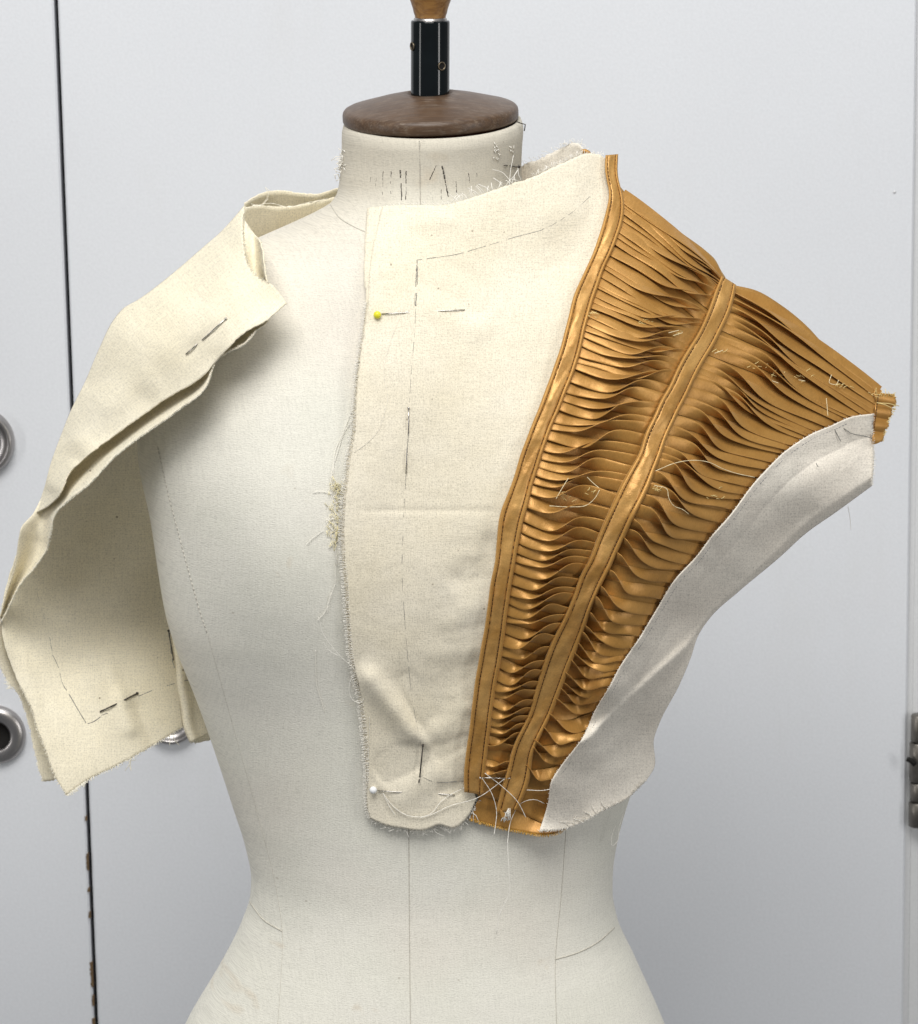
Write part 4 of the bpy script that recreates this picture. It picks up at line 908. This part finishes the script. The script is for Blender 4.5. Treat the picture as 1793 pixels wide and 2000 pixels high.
# ------------------------------------------------------------------ pins
def pin(segs, depth, label, head=None, material=None, headmat=None, r=.00034, hr=.0024, name='dressmaking_pin', dip=.0022, lift=.0010, group='pins in the calico'):
    """one straight pin; between the visible stretches it passes under the cloth"""
    pts = []
    for i, (a, b) in enumerate(segs):
        a, b = np.array(a, float), np.array(b, float)
        for t in (0, .5, 1):
            p = a+(b-a)*t; pts.append((p, lift+.0006*(t == .5)))
        if i+1 < len(segs): pts.append(((b+np.array(segs[i+1][0]))/2, -dip))
    Q = np.array([p for p, _ in pts]); Yd = depth(Q[:, 0], Q[:, 1])-np.array([h for _, h in pts])
    W_ = unproj(Q[:, 0], Q[:, 1], Yd)
    root = empty(name, W_[0], label, 'pin', group)
    m = MB(); m.tube(W_, r, 8); m.build('shaft', material or M_PIN, root)
    m = MB()
    hp = head if head is not None else segs[0][0]
    c = unproj(np.array([hp[0]], float), np.array([hp[1]], float), depth(np.array([hp[0]], float), np.array([hp[1]], float))-(hr*.95 if head is not None else lift))[0]
    R_ = hr if head is not None else r*2.0
    a = np.linspace(-math.pi/2, math.pi/2, 17); m.lathe([(R_*math.cos(t), R_*math.sin(t)) for t in a], 24, Matrix.Translation(Vector(c)))
    m.build('head', headmat or material or M_PIN, root)
    return root
M_YEL = plain('yellow_glass_head', (.72, .66, .03), .22, 0, .5, .05); M_WHT = plain('white_glass_head', (.80, .81, .82), .2, 0, .5, .03)
pin([((745, 613), (787, 611)), ((864, 607), (908, 605))], pY, 'yellow ball-headed pin through the upper centre panel', (737, 615), None, M_YEL)
pin([((738, 1544), (777, 1547)), ((863, 1551), (888, 1553))], pY, 'white ball-headed pin at the lower corner of the centre panel', (729, 1543), None, M_WHT)
pin([((798, 797), (798, 843)), ((795, 880), (793, 925))], pY, 'upright plain steel pin along the pencil line at mid panel', r=.0004)
pin([((826, 1456), (820, 1516)), ((819, 1524), (818, 1528))], pY, 'dark upright pin in the puckered fold low on the centre panel', material=M_DPIN, r=.00046, lift=.0016)
pin([((441, 622), (397, 662)), ((383, 674), (363, 692))], lambda x, y: flapY(x, y)-.0003, 'slanting steel pin through the front of the folded drape', r=.0004)
pin([((268, 1354), (245, 1366)), ((223, 1377), (195, 1390))], lambda x, y: backY(x, y)-.0004, 'dark slanting pin near the bottom hem inside the drape', material=M_DPIN, r=.00048)
pin([((329, 1232), (332, 1249)), ((337, 1276), (339, 1290))], lambda x, y: backY(x, y)-.004, 'short dark pin inside the drape close to the form side', material=M_DPIN, r=.0004)
pin([((938, 1519), (986, 1520)), ((992, 1520), (998, 1520))], lambda x, y: garY(x, y, T_OFF+.003), 'bright steel pin lying across the two gold tapes at the bottom', r=.00036)
pin([((1013, 326), (996, 324)), ((990, 323), (984, 323))], lambda x, y: bodyY(x, y), 'black-headed pin stuck sideways into the form neck', (1013.5, 326), M_DPIN, M_DPIN, r=.0003, hr=.0011, group='pins in the form')
# ------------------------------------------------------------------ loose threads
def thread(P, depth, label, r=.00026, material=None, off=.0012, lift=0.0, more=(), name='loose_thread', group='loose threads'):
    m = MB()
    for p in (P,)+tuple(more): loose(m, p, depth, r, off, lift, 40)
    o = m.build(name, material or M_FRAYW); return setp(o, label, 'thread', group)
tY = lambda x, y: garY(x, y, .0028)
t2 = lambda x, y: np.where(x > 905, garY(x, y, T_OFF+.0016), panelY(x, y)-.0004)
thread([(947, 1510), (984, 1539), (1011, 1566), (1027, 1596)], lambda x, y: garY(x, y, T_OFF+.003), 'straight pale thread slanting down over the gold tape ends')
thread([(986, 1521), (933, 1558), (879, 1574), (828, 1595), (797, 1593), (765, 1572), (748, 1549)], t2, 'long white thread looping from the white pin to the tapes', more=([(748, 1549), (760, 1574), (771, 1591)],))
thread([(906, 1539), (880, 1552), (863, 1564), (843, 1588), (820, 1598)], t2, 'white thread dipping below the pin tip on the centre panel')
thread([(941, 1519), (961, 1551), (970, 1590), (968, 1610), (965, 1631)], lambda x, y: garY(x, y, T_OFF+.003), 'pale thread falling over the left tape end to the gold hem')
thread([(1093, 1519), (1090, 1535), (1066, 1543), (1029, 1543)], lambda x, y: garY(x, y, T_OFF+.002), 'white thread curling from the side panel corner to the tape')
thread([(1064, 1570), (1047, 1562), (1019, 1568), (1000, 1597), (992, 1640), (994, 1699), (994, 1746), (976, 1785), (970, 1824)], lambda x, y: np.minimum(garY(x, y, .004), bodyY(x, y)-.001), 'longest white thread hanging from the hem over the waist')
thread([(1202, 1612), (1194, 1640), (1196, 1652), (1204, 1646), (1210, 1615), (1222, 1575)], lambda x, y: x*0-.055, 'looped white thread below the side panel', r=.0002)
thread([(1656, 988), (1660, 1010), (1662, 1034)], lambda x, y: x*0-.012, 'short grey thread hanging under the shoulder wing', r=.0002)
thread([(780, 620), (760, 675), (750, 720), (752, 748), (757, 765), (750, 810), (738, 842), (720, 862), (692, 884)], pY, 'fine curving thread below the yellow pin', r=.00013, off=.0006)
bq = lambda x, y: bodyY(x, y)
tg = [[(688, 800), (668, 850), (655, 880), (651, 920), (648, 950), (655, 985), (657, 1020), (655, 1060), (656, 1105)], [(690, 818), (672, 845), (660, 882), (650, 915), (646, 945)], [(652, 915), (656, 950), (668, 970), (672, 990)], [(647, 945), (655, 975), (663, 1010), (662, 1040)],
      [(610, 962), (628, 960), (648, 964)], [(636, 1015), (654, 1013), (640, 1018), (655, 1040), (664, 1045)], [(638, 1018), (648, 1050), (656, 1075), (658, 1105)], [(641, 1069), (655, 1061), (668, 1050)], [(650, 985), (664, 980), (668, 1010)], [(645, 1050), (652, 1020), (650, 1005)], [(666, 1028), (660, 1044), (668, 1050), (666, 1060)],
      [(655, 1140), (646, 1165), (635, 1195), (620, 1212)], [(656, 1105), (655, 1140)], [(645, 1160), (641, 1180), (640, 1198)], [(598, 1064), (612, 1050), (632, 1036)]]
thread(tg[0], bq, 'tangle of cream threads beside the raw centre edge', r=.00021, off=.0008, more=tg[1:], name='thread_tangle')
m = MB()
for _ in range(120):
    p = np.array([656+rj.gauss(0, 7), rj.uniform(940, 1065)]); d_ = np.array([rj.uniform(-9, 9), rj.uniform(-14, 14)]); Q = np.array([p, p+d_*.5+rj.uniform(-4, 4), p+d_])
    m.tube(unproj(Q[:, 0], Q[:, 1], bodyY(Q[:, 0], Q[:, 1])-rj.uniform(.0004, .002)), .00017, 4)
o = m.build('thread_fluff', plain('pale_yellow_fluff', (.82, .74, .46), .9, 0, .1, .1)); setp(o, 'small yellowish knot of fluff inside the tangle beside the centre edge', 'thread fluff')
thread([(622, 1205), (630, 1235), (648, 1262), (668, 1285), (690, 1305), (704, 1325), (712, 1350)], lambda x, y: np.minimum(bodyY(x, y), garY(x, y, .0015)), 'thin thread crossing from the form to the lower raw edge', r=.00016, more=([(632, 1255), (645, 1272), (660, 1280)],))
thread([(616, 1270), (617, 1310), (619, 1340), (628, 1370), (634, 1392)], bq, 'fine pale thread lying on the form under the bust', r=.00016, off=.0004)
thread([(690, 1318), (683, 1335), (682, 1350), (690, 1368), (705, 1372), (712, 1362)], lambda x, y: garY(x, y, .002), 'little white thread loop on the lower raw edge', r=.0002)
thread([(776, 1440), (774, 1480), (772, 1530)], pY, 'upright white thread near the panel corner', r=.00013) if False else None
thread([(722, 1400), (721, 1450), (718, 1500), (718, 1530)], pY, 'upright white thread along the panel corner above the white pin', r=.00016, off=.0006)
thread([(1000, 357), (978, 335), (962, 331)], lambda x, y: garY(x, y, .002), 'stray thread arching up at the neck from the panel edge', r=.0002, more=([(995, 362), (997, 335), (1003, 303)],), off=.004)
